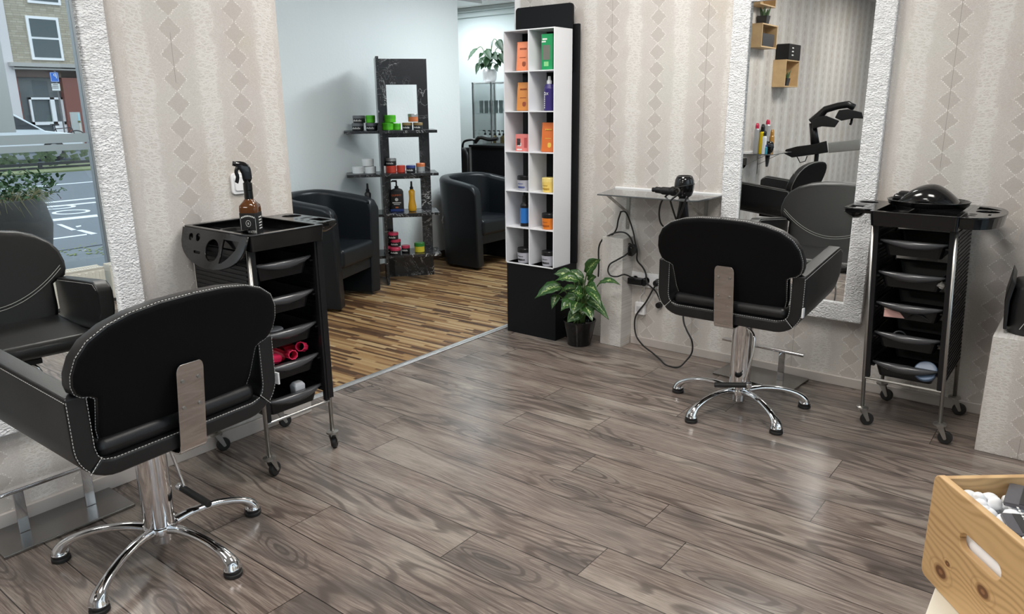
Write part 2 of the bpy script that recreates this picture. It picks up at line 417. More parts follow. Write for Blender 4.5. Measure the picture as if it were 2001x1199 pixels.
# window side
wy = [(-4.6, -2.4), (-2.2, .55), (.65, 2.60), (2.68, 3.55)]
w = MB().box(.30, .46, -5.12, 4.05, 2.45, ZC).box(.30, .46, -5.12, -4.6, 0, 2.45).box(.30, .46, 3.55, 4.05, 0, 2.45).box(.30, .46, -5.12, 4.05, -.06, .06)
for a, b in ((-2.4, -2.2), (.55, .65), (2.60, 2.68)): w.box(.33, .43, a, b, .06, 2.45)
st('wall_right', w, simple('window_frame_grey', (.30, .31, .32), .4))
for i, (a, b) in enumerate(wy):
    g = st('window_%d' % (i+1), MB().box(.372, .38, a, b, .06, 2.45), K['glass'])
    f = MB()
    for z0, z1 in ((1.185, 1.25), (1.13, 1.175)): f.box(.366, .371, a+.01, b-.01, z0, z1)
    if i == 2: f.box(.366, .371, .66, 2.115, 1.27, 1.90)
    f.build('frosted_film', K['frost'], g)
# next room
st('wall_next_left', MB().box(-5.05, -4.945, -1.5, 5.54, 0, 3.4), K['white'])
st('baseboard_next_left', MB().box(-4.945, -4.93, -1.5, 5.54, 0, .07), K['basedark'])
st('wall_next_far', MB().box(-8.6, -1.2, 7, 7.1, 0, 3.4), K['white2'])
st('trim_4', MB().box(-8.6, -1.2, 6.90, 7, 2.455, 2.50).box(-8.6, -1.2, 6.95, 7, 2.40, 2.455), K['white2'], bevel=.01)
st('wall_next_right', MB().box(-1.3, -1.2, 4.06, 7, 0, 2.6), K['white2'])
st('wall_next_rear', MB().box(-8.6, -2.98, -1.6, -1.5, 0, 3.4), K['white2'])
st('wall_next_end', MB().box(-8.7, -8.6, -1.6, 7.1, 0, 3.4), K['white2'])
st('ceiling_next_room', MB().box(-8.6, -1.2, 5.6, 7.1, 2.5, 2.6).box(-8.6, -2.98, -1.6, 5.6, 3.2, 3.3).box(-2.98, -1.2, 4.05, 5.6, 2.5, 2.6).box(-8.6, -2.98, 5.59, 5.6, 2.5, 3.3), K['ceil'])
# ------------------------------------------------------------------ lights
def lamp(loc, sx, sy, power, col=(1, .97, .93), label='', ):
    l = bpy.data.lights.new('ceiling_lamp', 'AREA'); l.shape = 'RECTANGLE'; l.size = sx; l.size_y = sy; l.energy = power; l.color = col
    o = bpy.data.objects.new('ceiling_lamp', l); COL.objects.link(o); o.location = (loc[0], loc[1], loc[2]-.035)
    h = MB().box(-sx/2-.03, sx/2+.03, -sy/2-.03, sy/2+.03, -.03, 0).build('ceiling_light', K['wplastic'], loc=loc)
    tag(h, label, 'ceiling light')
for i, (x, y, p) in enumerate(((-1.9, 2.8, 33), (-.6, 2.2, 30), (-1.6, .2, 36), (-1.6, -2.4, 40))):
    lamp((x, y, ZC), .6, .6, p, (1, .96, .91), 'square white ceiling panel light, %s' % ('above the plant corner', 'between the window and the back mirror', 'above the middle of the salon', 'at the rear of the salon')[i])
lamp((-3.5, 5.2, 2.5), .9, .5, 44, (.90, .97, 1), 'white ceiling panel behind the back wall, lighting the far tub armchair')
lamp((-3.9, 1.0, 3.2), .9, .9, 30, (.90, .97, 1), 'white ceiling panel above the near end of the striped floor')
lamp((-5.9, 6.3, 2.5), .7, .5, 24, (.88, .97, 1), 'white ceiling panel before the glass cabinet')
wd = bpy.data.worlds.new('sky'); scene.world = wd; wd.use_nodes = True; nt = wd.node_tree; bg = nt.nodes['Background']
tc = nt.nodes.new('ShaderNodeTexCoord'); sx = nt.nodes.new('ShaderNodeSeparateXYZ'); nt.links.new(tc.outputs['Generated'], sx.inputs[0])
rp = nt.nodes.new('ShaderNodeValToRGB'); nt.links.new(sx.outputs[2], rp.inputs[0])
rp.color_ramp.elements[0].color = (.62, .70, .78, 1); rp.color_ramp.elements[1].color = (.86, .93, 1, 1); nt.links.new(rp.outputs[0], bg.inputs[0]); bg.inputs[1].default_value = 2.3
# ------------------------------------------------------------------ wall mirrors
def wall_mirror(label, loc, rz):
    t = thing('wall_mirror', label, 'mirror', loc, rz)   # local x across, front towards -y, bottom at z 0
    W, H, b = .755, 1.64, .082
    f = MB(); out = rrect(-W/2, W/2, 0, H, .004, 2); inn = [(-W/2+b, b), (W/2-b, b), (W/2-b, H-b), (-W/2+b, H-b)]
    f.plate([out, inn], .035, Matrix.Rotation(rad(90), 4, 'X'), .006)
    f.build('frame', K['frame'], t, loc=(0, -.018, 0))
    MB().box(-W/2+b-.004, W/2-b+.004, -.018, -.006, b-.004, H-b+.004).build('mirror_pane', K['mirror'], t)
    MB().box(-W/2+.004, W/2-.004, -.006, 0, .004, H-.004).build('back_board', K['matte'], t)
wall_mirror('tall white embossed framed mirror on the wallpaper behind the right styling chair', (-1.2225, YR, .355), 0)
wall_mirror('tall white embossed framed mirror at the left edge showing the street', (XL, .944, .35), rad(90))
# ------------------------------------------------------------------ styling chair
def styling_chair(label, loc, deg, dz, phase, lev):
    t = thing('styling_chair', label, 'salon chair', (*loc, 0), rad(deg))
    HW, TH = .333, .057
    def station(y):
        # returns zb, zt for a section at y
        u = (y+.235)/.53
        zb = .443+.05*u; zt = .700+.058*u
        return zb+dz, zt+dz
    ys = [-.235, -.20, -.10, .0, .10, .19, .25, .285, .300]
    def sect(y):
        zb, zt = station(y)
        if y > .24:
            k = (y-.24)/.06; zt -= .045*k*k; zb += .05*k*k
        R = .115; O = [(-HW, zt)]
        for i in range(5):
            a = rad(180+90*i/8*1.0); O.append((-HW+R+R*cos(a), zb+R+R*sin(a)))
        I = [(-HW+TH, zt)]; r = .05
        for i in range(5):
            a = rad(180+90*i/8); I.append((-HW+TH+r+r*cos(a), zb+TH-.006+r+r*sin(a)))
        return O, I, zb
    for sgn in (1, -1):
        L = []
        for y in ys:
            O, I, zb = sect(y); lp = O+I[::-1]
            L.append([(sgn*-x, y, z) for x, z in lp])
        MB().loft(L).build('armrest', K['leather'], t, bevel=.012, seg=3)
    L = []
    for y in ys[:-2]:
        zb, zt = station(y); R = .115; r = .05; O = []; I = []
        for i in range(5):
            a = rad(225+45*i/4); O.append((-HW+R+R*cos(a), zb+R+R*sin(a)))
        for i in range(5):
            a = rad(270+45*i/4); O.append((HW-R+R*cos(a), zb+R+R*sin(a)))
        for i in range(5):
            a = rad(225+45*i/4); I.append((-HW+TH+r+r*cos(a), zb+TH-.006+r+r*sin(a)))
        for i in range(5):
            a = rad(270+45*i/4); I.append((HW-TH-r+r*cos(a), zb+TH-.006+r+r*sin(a)))
        L.append([(x, y, z) for x, z in O+I[::-1]])
    MB().loft(L).build('seat_base', K['leather'], t, bevel=.012, seg=3)
    MB().box(-.262, .262, -.222, .27, .492+dz, .552+dz).build('seat_cushion', K['leather'], t, bevel=.028, seg=4)
    # backrest
    half = [(0, .916), (.10, .912), (.18, .898), (.24, .874), (.288, .836), (.314, .788), (.324, .735), (.322, .698), (.312, .668), (.294, .651), (.272, .644), (.259, .634), (.256, .60), (.253, .56), (.243, .530), (.218, .509), (.185, .502), (.10, .499), (0, .499)]
    half = [(x*1.005, .68+(z-.634)*.876 if z >= .634 else .499+(z-.499)*1.34) for x, z in half]
    out = half+[(-x, z) for x, z in half[-2:0:-1]]
    def yb(x, z): return -.192-.36*(z-.5)+.11*x*x
    def bk(x, z, o): return Vector((x, yb(x, z)+o, z+dz))
    # dense outline
    dn = []
    for i in range(len(out)):
        a, b = out[i], out[(i+1) % len(out)]; k = max(1, int(math.hypot(a[0]-b[0], a[1]-b[1])/.03))
        for j in range(k): dn.append((a[0]+(b[0]-a[0])*j/k, a[1]+(b[1]-a[1])*j/k))
    def ins(d, o):
        l = []
        n = len(dn)
        for i in range(n):
            a, b = dn[i-1], dn[(i+1) % n]; tx, tz = b[0]-a[0], b[1]-a[1]; h = math.hypot(tx, tz) or 1
            nx, nz = -tz/h, tx/h; 
            l.append((dn[i][0]-nx*d*-1*SG, dn[i][1]-nz*d*-1*SG, o))
        return l
    area = sum(dn[i-1][0]*dn[i][1]-dn[i][0]*dn[i-1][1] for i in range(len(dn))); SG = 1 if area > 0 else -1
    TB = .062
    loops = [ins(d, o) for d, o in ((.02, 0), (.006, .003), (0, .012), (0, TB-.016), (.005, TB-.006), (.018, TB))]
    mb = MB(); L3 = [[bk(x, z, o) for x, z, o in l] for l in loops]
    R = [[mb.b.verts.new(p) for p in l] for l in L3]; n = len(dn)
    for i in range(len(R)-1):
        for j in range(n): mb.b.faces.new((R[i][j], R[i][(j+1) % n], R[i+1][(j+1) % n], R[i+1][j]))
    # fill front and back with strips joining left and right sides
    hN = n//2
    KC = 12
    for ring, o, dd in ((R[0], 0, .02), (R[-1], TB, .018)):
        rowsv = []
        for j in range(1, hN):
            a, b = ring[j], ring[n-j]; row = [a]
            for c in range(1, KC):
                x = a.co.x+(b.co.x-a.co.x)*c/KC; z = a.co.z-dz; row.append(mb.b.verts.new(bk(x, z, o)))
            rowsv.append(row+[b])
        for j in range(len(rowsv)-1):
            for c in range(KC): mb.b.faces.new((rowsv[j][c], rowsv[j][c+1], rowsv[j+1][c+1], rowsv[j+1][c]))
        for row, end in ((rowsv[0], ring[0]), (rowsv[-1], ring[hN])):
            for c in range(KC): mb.b.faces.new((row[c], row[c+1], end))
    o_ = mb.build('backrest', K['leather'], t, smooth=True)
    o_.data.materials.append(K['suede'])
    for p in o_.data.polygons:
        if p.center.y < yb(p.center.x, p.center.z-dz)+.006: p.material_index = 1
    m_ = o_.modifiers.new('w', 'WEIGHTED_NORMAL')
    # stitching
    s = MB()
    pl = [bk(x, z, .008) for x, z, _ in ins(.001, 0)]; stitches(s, pl+[pl[0]])
    for dz2 in (0, -.012):
        arc = [bk(x, .615+dz2+.145*(abs(x)/.305)**2.0, TB+.0012) for x in [-.300+.600*i/30 for i in range(31)]]
        s.tube(arc, .0012, 5)
    # arm stitching, rear edge, both sides, and mitre seams
    for sg in (1, -1):
        zb, zt = station(-.235); R_ = .115
        P = [(sg*(HW-.003), -.2355, z+0) for z in (zt-.01, (zt+zb)/2, zb+R_)]
        for i in range(1, 5): a = rad(90*i/8); P.append((sg*(HW-R_+(R_-.003)*cos(a)), -.2355, zb+R_-(R_-.003)*sin(a)))
        stitches(s, P)
        P = [(sg*(HW-TH+.002), -.2365, z) for z in (zt-.01, (zt+zb)/2, zb+TH+.045)]+[(sg*(HW-TH-.004), -.2365, zb+TH+.018), (sg*(HW-TH-.018), -.2365, zb+TH+.003), (sg*(HW-TH-.05), -.2365, zb+TH-.004), (0, -.2365, zb+TH-.004)]
        stitches(s, P)
        for q in (-.004, .004): stitches(s, [(sg*(HW-.036-q*.7), -.2370, zb+.032+q*.7), (sg*(HW-TH-.012-q*.7), -.2370, zb+TH+.010+q*.7)])
        P = []
        for y in ys[:-1]:
            zb, zt = station(y)
            if y > .24: zt -= .045*((y-.24)/.06)**2
            P.append((sg*(HW+.0005), y, zt-.010))
        stitches(s, P)
        stitches(s, [(sg*(HW-TH-.001), p[1], p[2]) for p in P])
    s.build('stitching', K['thread'], t, label='pale contrast stitching')
    # steel back plate
    pb = MB(); PW = .044
    def py_(z): return -.248-.115*(z-.44)
    def ploop(y, z, hw): return [(-hw, y-.0025, z), (hw, y-.0025, z), (hw, y+.0025, z), (-hw, y+.0025, z)]
    seq = [(.712, .030), (.709, .036), (.702, .041), (.690, PW)]+[(z, PW) for z in (.60, .52, .46, .44)]
    L = []
    for z, hw in seq: L.append(ploop(py_(z), z+dz, hw))
    y_ = L[-1][0][1]
    for yy, zz in ((-.240, .430), (-.22, .427), (-.05, .427)):
        L.append([(-PW, yy, zz-.0025+dz), (PW, yy, zz-.0025+dz), (PW, yy+.003, zz+.0025+dz), (-PW, yy+.003, zz+.0025+dz)])
    pl_ = pb.loft(L).build('back_plate', K['steel'], t, bevel=.0012)
    for z in (.660, .575):
        for x in (-.026, .026):
            y = py_(z); MB().cyl((x, y-.006, z+dz), (x, y-.001, z+dz), .0055, n=12).build('screw', K['zinc'], pl_)
    # column and base
    MB().lathe([(.047, .10), (.048, .11), (.048, .37), (.0465, .374), (.0465, .445+dz)], n=32).build('gas_column', K['chrome'], t, smooth=False, bevel=.002)
    MB().lathe([(.030, .034), (.033, .040), (.033, .10)], n=28).build('column_foot', K['chrome'], t, bevel=.002)
    MB().box(-.09, .09, -.10, .12, .428+dz, .452+dz).build('seat_mount', K['plastic'], t, bevel=.004)
    MB().lathe([(.04, .072), (.055, .078), (.055, .098), (.05, .104)], n=28).build('hub', K['chrome'], t, bevel=.003)
    for k in range(5):
        a = rad(phase+72*k-deg); c, s_ = cos(a), sin(a)
        path = smoothpath([(r*c, r*s_, z) for r, z in ((.035, .088), (.10, .100), (.18, .098), (.25, .082), (.293, .062), (.314, .040), (.3165, .026))], 5)
        m_ = len(path); R_ = []; FL = []
        for i in range(m_):
            q = i/(m_-1); R_.append(.021-.005*sin(pi*min(q/.75, 1))+.010*max(0, (q-.65)/.35)); FL.append(.72 if q < .7 else .72+.5*(q-.7))
        lg = MB().tube(path, R_, 12, FL).build('leg', K['chrome'], t, smooth=True)
        MB().lathe([(.022, 0), (.029, .002), (.029, .012), (.024, .014), (.024, .018), (.028, .020), (.026, .028)], (.3165*c, .3165*s_, 0), 20).build('foot_pad', K['rubber'], lg, bevel=.001)
    # pump lever
    la = rad(lev-deg)
    M = Matrix.Rotation(la, 4, 'Z')
    lv = MB().tube([M @ Vector(p) for p in smoothpath([(.05, .02, .415), (.085, .055, .395), (.10, .060, .33), (.115, .045, .23), (.12, .03, .165)], 4)], .006, 10).build('pump_lever', K['chrome'], t, smooth=True)
    MB().cyl(M @ Vector((.12, .045, .16)), M @ Vector((.12, -.10, .142)), .0125, n=14).build('pedal_grip', K['rubber'], lv, bevel=.002)
    MB().cyl(M @ Vector((.12, .066, .162)), M @ Vector((.12, .045, .16)), .0135, n=14).build('pedal_cap', K['chrome'], lv, bevel=.002)
    zb, zt = station(-.23)
    MB().box(HW-.002, HW+.004, -.248, -.228, zb+.085, zb+.125).build('care_tag', K['wplastic'], t, label='small white fabric tag')
    return t
styling_chair('black leather styling chair nearest, in front of the street mirror at left', (-2.280, 1.016), 95, 0, 11.3, 95)
styling_chair('black leather styling chair facing the mirror on the back wall, beside the cables', (-1.226, 3.33), 0, .03, -37, -75)
# ------------------------------------------------------------------ footrests
def footrest(label, loc, rz):
    t = thing('footrest', label, 'footrest', loc, rz)
    MB().box(-.215, .215, -.12, .12, 0, .012).build('floor_plate', Mat('dark_steel', (.33, .32, .31), .22, 1).m, t, bevel=.003)
    for x in (-.11, .11): MB().box(x-.017, x+.017, -.006, .006, .012, .165).build('post', K['chrome'], t, bevel=.002)
    MB().box(-.225, .225, -.016, .016, .165, .180).build('foot_bar', K['chrome'], t, bevel=.004, seg=3)
footrest('chrome T-bar footrest on a steel plate below the street mirror', (-2.76, .884, 0), rad(90))
footrest('chrome T-bar footrest on a steel plate behind the right styling chair', (-1.285, 3.79, 0), rad(-4))
# ------------------------------------------------------------------ trolleys
def trolley(label, loc, deg, oval, fold, lean=0):
    t = thing('salon_trolley', label, 'salon trolley', (*loc, 0), rad(deg))
    X, Y = .156, .19
    for sx in (-1, 1):
        for sy in (-1, 1):
            pst = MB().cyl((sx*X, sy*Y, .088), (sx*X, sy*Y, .915), .0085, n=12).build('post', K['zinc'], t, smooth=True, bevel=0)
            cs = MB()
            a = random.uniform(-.5, .5)+(.5 if sy < 0 else .2); M = Matrix.Translation((sx*X, sy*Y, 0)) @ Matrix.Rotation(a, 4, 'Z')
            cs.lathe([(.012, .092), (.026, .088), (.026, .080), (.018, .076)], n=16, M=M)
            for s in (-1, 1): cs.loft([[M @ Vector(p) for p in ((-.012, s*.015+o, .08), (.016, s*.015+o, .08), (.032, s*.015+o, .03), (.022, s*.015+o, .022))] for o in (-.0012, .0012)])
            cs.cyl(M @ Vector((.026, -.018, .029)), M @ Vector((.026, .018, .029)), .006, n=10)
            c = cs.build('castor', K['zinc'], t)
            w = MB().lathe([(.012, -.011), (.026, -.010), (.029, -.004), (.029, .004), (.026, .010), (.012, .011)], n=24, M=M @ Matrix.Translation((.026, 0, .029)) @ Matrix.Rotation(rad(90), 4, 'X'))
            w.build('wheel', K['rubber'], c, smooth=False, bevel=.001)
    for sy in (-1, 1): MB().cyl((-X, sy*Y, .228), (X, sy*Y, .228), .006, n=10).build('cross_rail', K['zinc'], t)
    for sx in (-1, 1):
        p = MB().box(sx*X-.010-sx*.003, sx*X+.010-sx*.003, -Y+.006, Y-.006, .27, .905)
        for k in range(36): p.box(sx*X-.0135-sx*.003, sx*X+.0135-sx*.003, -Y+.012, Y-.012, .28+k*.0172, .286+k*.0172)
        p.box(sx*(X-.012)-.011, sx*(X-.012)+.011, -Y-.007, -Y+.012, .235, .912)
        p.box(sx*(X-.012)-.011, sx*(X-.012)+.011, Y-.012, Y+.007, .235, .912)
        for z in (.845, .707, .571, .436, .301): p.box(sx*(X-.028)-.008, sx*(X-.028)+.008, -Y+.01, Y-.01, z-.016, z-.010)
        p.build('side_panel', K['plastic'], t)
    for k, z in enumerate((.851, .713, .577, .443, .307)):
        m = MB(); hx, hy = .122, .172; H = .066
        def lp(f, zz, e=0): return [(x*(f), y*(f*.5+.5)+e, zz) for x, y in rrect(-hx, hx, -hy, hy, .02, 3)]
        m.loft([lp(1, z), lp(.86, z-H), lp(.84, z-H+.003), lp(.97, z-.002)], cap=False)
        m.loft([lp(.86, z-H), lp(.84, z-H+.003)]) if False else None
        bt = lp(.86, z-H); m.b.faces.new([m.b.verts.new(p) for p in bt])
        m.box(-hx-.006, hx+.006, hy-.005, hy, z-.012, z)
        d = m.build('drawer', K['plastic'], t)
        L = []
        for i in range(17):
            q = -1+2*i/16; x = q*(hx+.006); bow = .026*(1-q*q); h = .008+.022*(1-q*q)
            yf = -hy-.004-bow
            L.append([(x, yf, z+.002), (x, yf-.002, z-h*.5), (x, yf+.004, z-h), (x, yf+.012, z-h+.002), (x, -hy+.006, z-.004), (x, -hy+.006, z+.001)])
        MB().loft(L).build('front_lip', K['lip'], d, smooth=True, label='curved dark grey drawer lip')
    # top tray
    a, b = .166, .225
    m = MB(); m.plate([rrect(-a, a, -b, b, .012), rrect(-a+.016, a-.016, -b+.02, b-.02, .02)], .006, Matrix.Translation((0, 0, .972)), .0015)
    fr = MB(); L = [[(x, y, zz) for x, y in rrect(-a+e, a-e, -b+e, b-e, .012)] for zz, e in ((.913, .004), (.972, 0), (.972, .005), (.916, .008))]
    fr.loft(L, cap=False, closed=True); tt = fr.build('top_tray', K['gloss'], t)
    m.build('tray_rim', K['gloss'], tt, bevel=0)
    MB().box(-a+.008, a-.008, -b+.008, b-.008, .925, .930).box(-.06, -.055, -b+.02, b-.02, .93, .955).build('tray_bottom', K['plastic'], tt)
    if fold:
        MB().box(X-.013, X+.013, -Y-.0105, -Y+.012, .243, .912).build('post_sleeve', K['plastic'], t)
        MB().loft([[(-.098+r*cos(2*pi*i/28), -.02+r*sin(2*pi*i/28), z) for i in range(28)] for r, z in ((.046, .931), (.052, .968), (.056, .971), (.049, .971), (.043, .931))]).build('cup_ring', K['gloss'], tt, smooth=True)
    # oval wing (folds) and square wing
    s = oval
    ov = [(0, -b+.005)]+[(.015+.125*sin(pi*i/16)**.75, -(b-.008)*cos(pi*i/16)) for i in range(1, 16)]+[(0, b-.005)]
    ov = [(x*s, y) for x, y in ov]; FL = -1 if fold else 1
    holes = [circ(s*.070, .010, .045, 24, .046), [(s*x, y) for x, y in ((.020, .072), (.115, .066), (.112, .085), (.09, .12), (.055, .16), (.020, .178))],
             circ(s*.030, -.10, .017, 14), circ(s*.032, -.15, .016, 14), [(s*x, y) for x, y in rrect(.080, .094, -.115, -.065, .006, 3)]]
    holes = [[(x, y*FL) for x, y in h_][::FL] for h_ in holes]
    M = Matrix.Translation((s*a, 0, .970))
    if fold: M = Matrix.Translation((s*(a+.003), 0, .968)) @ Matrix.Rotation(s*rad(72), 4, 'Y')
    MB().plate([ov]+holes, .008, M, .002).build('oval_wing', K['gloss'], t)
    if not fold:
        L = [[M @ Vector((x*k, y*k2, zz)) for x, y in ov] for zz, k, k2 in ((0, 1, 1), (-.045, .93, .97), (-.046, .90, .94), (-.003, .97, .98))]
        MB().loft(L, cap=False, closed=True, wrap=True).build('wing_skirt', K['gloss'], t)
    s = -oval
    sq = [(0, -.165), (.075, -.165), (.118, -.15), (.125, -.13), (.125, .155), (.11, .17), (0, .17)]
    sq = [(x*s, y) for x, y in sq]
    holes = [circ(s*.075, .085, .042, 24), [(s*x, y) for x, y in rrect(.055, .112, -.14, -.05, .01, 3)]]+[circ(s*.028, yy, .009, 10) for yy in (-.13, -.09, -.05, -.01)]+[[(s*x, y) for x, y in rrect(.05, .11, -.02, .0, .006, 2)]]
    M = Matrix.Translation((s*a, 0, .970))
    MB().plate([sq]+holes, .008, M, .002).build('square_wing', K['gloss'], t)
    L = [[M @ Vector((x*k, y*k2, zz)) for x, y in sq] for zz, k, k2 in ((0, 1, 1), (-.016, .99, .99), (-.016, .95, .96), (-.003, .97, .97))]
    MB().loft(L, cap=False, closed=True).build('wing_skirt', K['gloss'], t)
    L = []
    for i in range(11):
        q = i/10; x = s*(.045+.08*q); r = .034*sin(pi*q)**.6
        L.append([M @ Vector((x, -.10+.05*cos(w), -.014-(r if sin(w) > 0 else 0)*sin(w))) for w in [pi*j/8 for j in range(9)]])
    MB().loft(L, cap=False, wrap=False).build('wing_cup', K['gloss'], t, smooth=True)
    if lean:      # the worn frame leans a little to the left
        done = set()
        for o in t.children_recursive:
            if o.name.startswith(('castor', 'wheel')): continue
            if o.data.name not in done:
                done.add(o.data.name)
                for v in o.data.vertices: v.co.x -= lean*(v.co.z-.09)
    return t
trolley('black five drawer salon trolley with folded side wing, beside the left styling chair', (-2.615, 1.69), 90, -1, True)
trolley('black five drawer salon trolley with both side wings out, right of the back mirror', (-.545, 3.652), 0, 1, False, .05)
# ------------------------------------------------------------------ things on and in the trolleys
def spray_bottle(loc, rz):
    t = thing('spray_bottle', 'amber square spray bottle with a black label reading Just Water on the left trolley', 'spray bottle', loc, rz); t.scale = (.84, .84, 1.10)
    L = []
    for z, h, r in ((0, .036, .008), (.004, .040, .010), (.088, .040, .010), (.096, .041, .012), (.112, .040, .014), (.128, .026, .020), (.136, .0185, .0184), (.170, .017, .0169)):
        L.append([(x, y, z) for x, y in rrect(-h, h, -h, h, r, 4)])
    MB().loft(L).build('bottle_body', K['amber'], t, smooth=True, bevel=0)
    lb = MB()
    for z0, z1 in ((.008, .088),):
        lb.loft([[(x, y, z) for x, y in rrect(-.0412, .0412, -.0412, .0412, .011, 4)] for z in (z0, z1)])
    l = lb.build('label', K['label_k'], t, label='black wrap-around label with white lettering')
    Mx = Matrix.Translation((0, -.0418, 0)) @ Matrix.Rotation(rad(90), 4, 'X')
    tx = MB().text('JUST WATER', .0125, Matrix.Translation((0, -.0418, .022)) @ Matrix.Rotation(rad(90), 4, 'X'))
    tx.plate([circ(0, .052, .0115, 24), circ(0, .052, .0103, 24)], .0006, Mx).text('&', .012, Matrix.Translation((0, -.0418, .052)) @ Matrix.Rotation(rad(90), 4, 'X'))
    for i in range(9):
        x = -.028+.007*i; tx.box(x-.0024, x+.0024, -.0424, -.0416, .076-.00012*(i-4)**2*3, .081-.00012*(i-4)**2*3)
    for i in range(8): tx.box(-.028+.007*i, -.024+.007*i, -.0424, -.0416, .0105, .0125)
    for s in (-1, 1): tx.box(s*.034-.0004, s*.034+.0004, -.0424, -.0416, .012, .072)
    for i in range(5): tx.box(.0416, .0424, -.018, .018-.003*(i % 2), .03+.010*i, .0335+.010*i)
    tx.build('label_text', K['ink'], l, label='white lettering')
    MB().lathe([(.0192, .134), (.0205, .137), (.0195, .165), (.0205, .167), (.0200, .190), (.015, .194), (.014, .205)], n=20).build('collar', K['gloss'], t)
    MH = Matrix.Rotation(rad(-72), 4, 'Z')
    h = MB(); h.loft([[MH @ Vector((x, y, z)) for x, y in rrect(-a, a, c-b, c+b, .005, 3)] for z, a, b, c in ((.196, .014, .016, .0), (.206, .014, .021, .001), (.224, .0135, .022, .000), (.240, .013, .026, -.006), (.254, .011, .028, -.016), (.263, .008, .020, -.026), (.266, .005, .010, -.032))])
    h.cyl(MH @ Vector((0, -.036, .255)), MH @ Vector((0, -.056, .259)), .0085, n=12)
    h.build('spray_head', K['gloss'], t, smooth=True)
    MB().tube([MH @ Vector(p) for p in smoothpath([(0, -.030, .250), (0, -.044, .232), (0, -.040, .212), (0, -.047, .192)], 5)], .0062, 8, [1.3]*16).build('trigger', K['gloss'], t, smooth=True)
q = at(497, 452, 2, .930)
spray_bottle((-2.60, 1.672, .931), rad(38))
def ring_curler(c, M, name, mat):
    m = MB(); L = []
    for r, h in ((.0185, -.03), (.0185, .03), (.0165, .03), (.0165, -.03)): L.append([M @ Vector((r*cos(2*pi*i/18), r*sin(2*pi*i/18), h)) for i in range(18)])
    m.loft(L, cap=False, closed=True)
    for k in range(9):
        a = 2*pi*k/9; m.box(-.0012, .0012, .018, .0205, -.028, .028, M=M @ Matrix.Rotation(a, 4, 'Z'))
    return m.build(name, mat)
PK = cmat('pink_red_plastic', (.75, .03, .11), .4)
cur = [(-2.478, 1.630, .497, 75, 20), (-2.462, 1.700, .500, 80, 75), (-2.512, 1.675, .498, 60, -30), (-2.468, 1.76, .515, 70, 40), (-2.535, 1.735, .498, 85, 10), (-2.545, 1.62, .498, 88, 60)]
desc = ['pink hair roller at the drawer front, leftmost, in the left trolley', 'pink hair roller lying open end forward at the front of the left trolley drawer', 'red hair roller lying behind the front ones in the left trolley drawer', 'pink hair roller leaning on the right rim of the left trolley drawer', 'red hair roller at the middle back of the left trolley drawer', 'red hair roller at the left back of the left trolley drawer']
RD = cmat('red_plastic', (.55, .012, .03), .4)
for i, (x, y, z, tx, rz) in enumerate(cur):
    M = Matrix.Translation((x, y, z-.443+.407)) @ Matrix.Rotation(rad(rz), 4, 'Z') @ Matrix.Rotation(rad(tx), 4, 'X')
    o = ring_curler(None, M, 'hair_roller', PK if i in (0, 1, 3) else RD); tag(o, desc[i], 'hair roller', 'hair rollers in the left trolley')
t = thing('round_container', 'round grey translucent lidded tub in the third drawer of the left trolley', 'container', (-2.51, 1.665, .514))
MB().lathe([(.030, 0), (.034, .004), (.036, .045)], n=24).build('tub', cmat('smoky_plastic', (.10, .11, .13), .25), t, smooth=True)
MB().lathe([(.038, .045), (.038, .056), (.034, .060)], n=24).build('lid', cmat('grey_lid', (.20, .21, .23), .2), t, bevel=.001)
o = MB().loft([[(x, y, z) for x, y in rrect(-a, a, -b, b, .008, 3)] for z, a, b in ((0, .018, .020), (.04, .020, .024), (.075, .022, .026), (.088, .014, .018))]).build('tissue_pack', cmat('white_soft_plastic', (.72, .72, .74), .5), loc=(-2.485, 1.735, .244), smooth=False, bevel=.003)
tag(o, 'crumpled white packet standing in the bottom drawer of the left trolley', 'packet')
o = MB().tube(smoothpath([(-2.47, 1.63, .26), (-2.46, 1.66, .285), (-2.48, 1.69, .27), (-2.5, 1.66, .26), (-2.5, 1.62, .29), (-2.52, 1.66, .262), (-2.48, 1.70, .258)], 6), .003, 6).build('cable', K['rubber'], smooth=True)
tag(o, 'short black cable coiled in the bottom drawer of the left trolley', 'cable')
# right trolley contents
t = thing('neck_tray', 'round glossy black basin lid with an arched neck piece lying on the right trolley', 'salon tray', (-.580, 3.67, .9765), rad(-4)); t.scale = (.88, .88, .88)
L = [[(x, y, z) for x, y in circ(0, 0, r, 36, r*.86)] for r, z in ((.12, .0), (.175, .012), (.182, .030), (.186, .034), (.180, .036), (.17, .022), (.115, .008))]
MB().loft(L).build('dish', K['gloss'], t, smooth=True)
L = []
for i in range(17):
    q = i/16; x = -.125+.265*q; h = .020+.085*sin(pi*min(1, q*1.0))**.75*(1-.25*abs(q-.62)); w = .065+.03*sin(pi*q)
    L.append([(x+.018*cos(a)*0, -.02+w*cos(a), .012+h*max(0, sin(a))**.8) for a in [pi*j/12 for j in range(13)]])
MB().loft(L).build('neck_arch', K['gloss'], t, smooth=True)
MB().loft([[(x, y, z) for x, y in rrect(-a, a, -b, b, .01, 3)] for z, a, b in ((.03, .05, .04), (.055, .045, .03), (.075, .02, .012))]).build('spout', K['gloss'], t, loc=(-.10, -.03, 0), smooth=True)
gl = cmat('crumpled_clear_plastic', (.42, .42, .40), .3)
m = MB()
for i in range(7): m.ball((random.uniform(-.035, .035), random.uniform(-.03, .03), .02+random.uniform(0, .012)), (.022, .02, .018), 5)
o = m.build('plastic_bag', gl, loc=(-.50, 3.53, .650)); tag(o, 'crumpled pale plastic bag in the second drawer of the right trolley', 'bag')
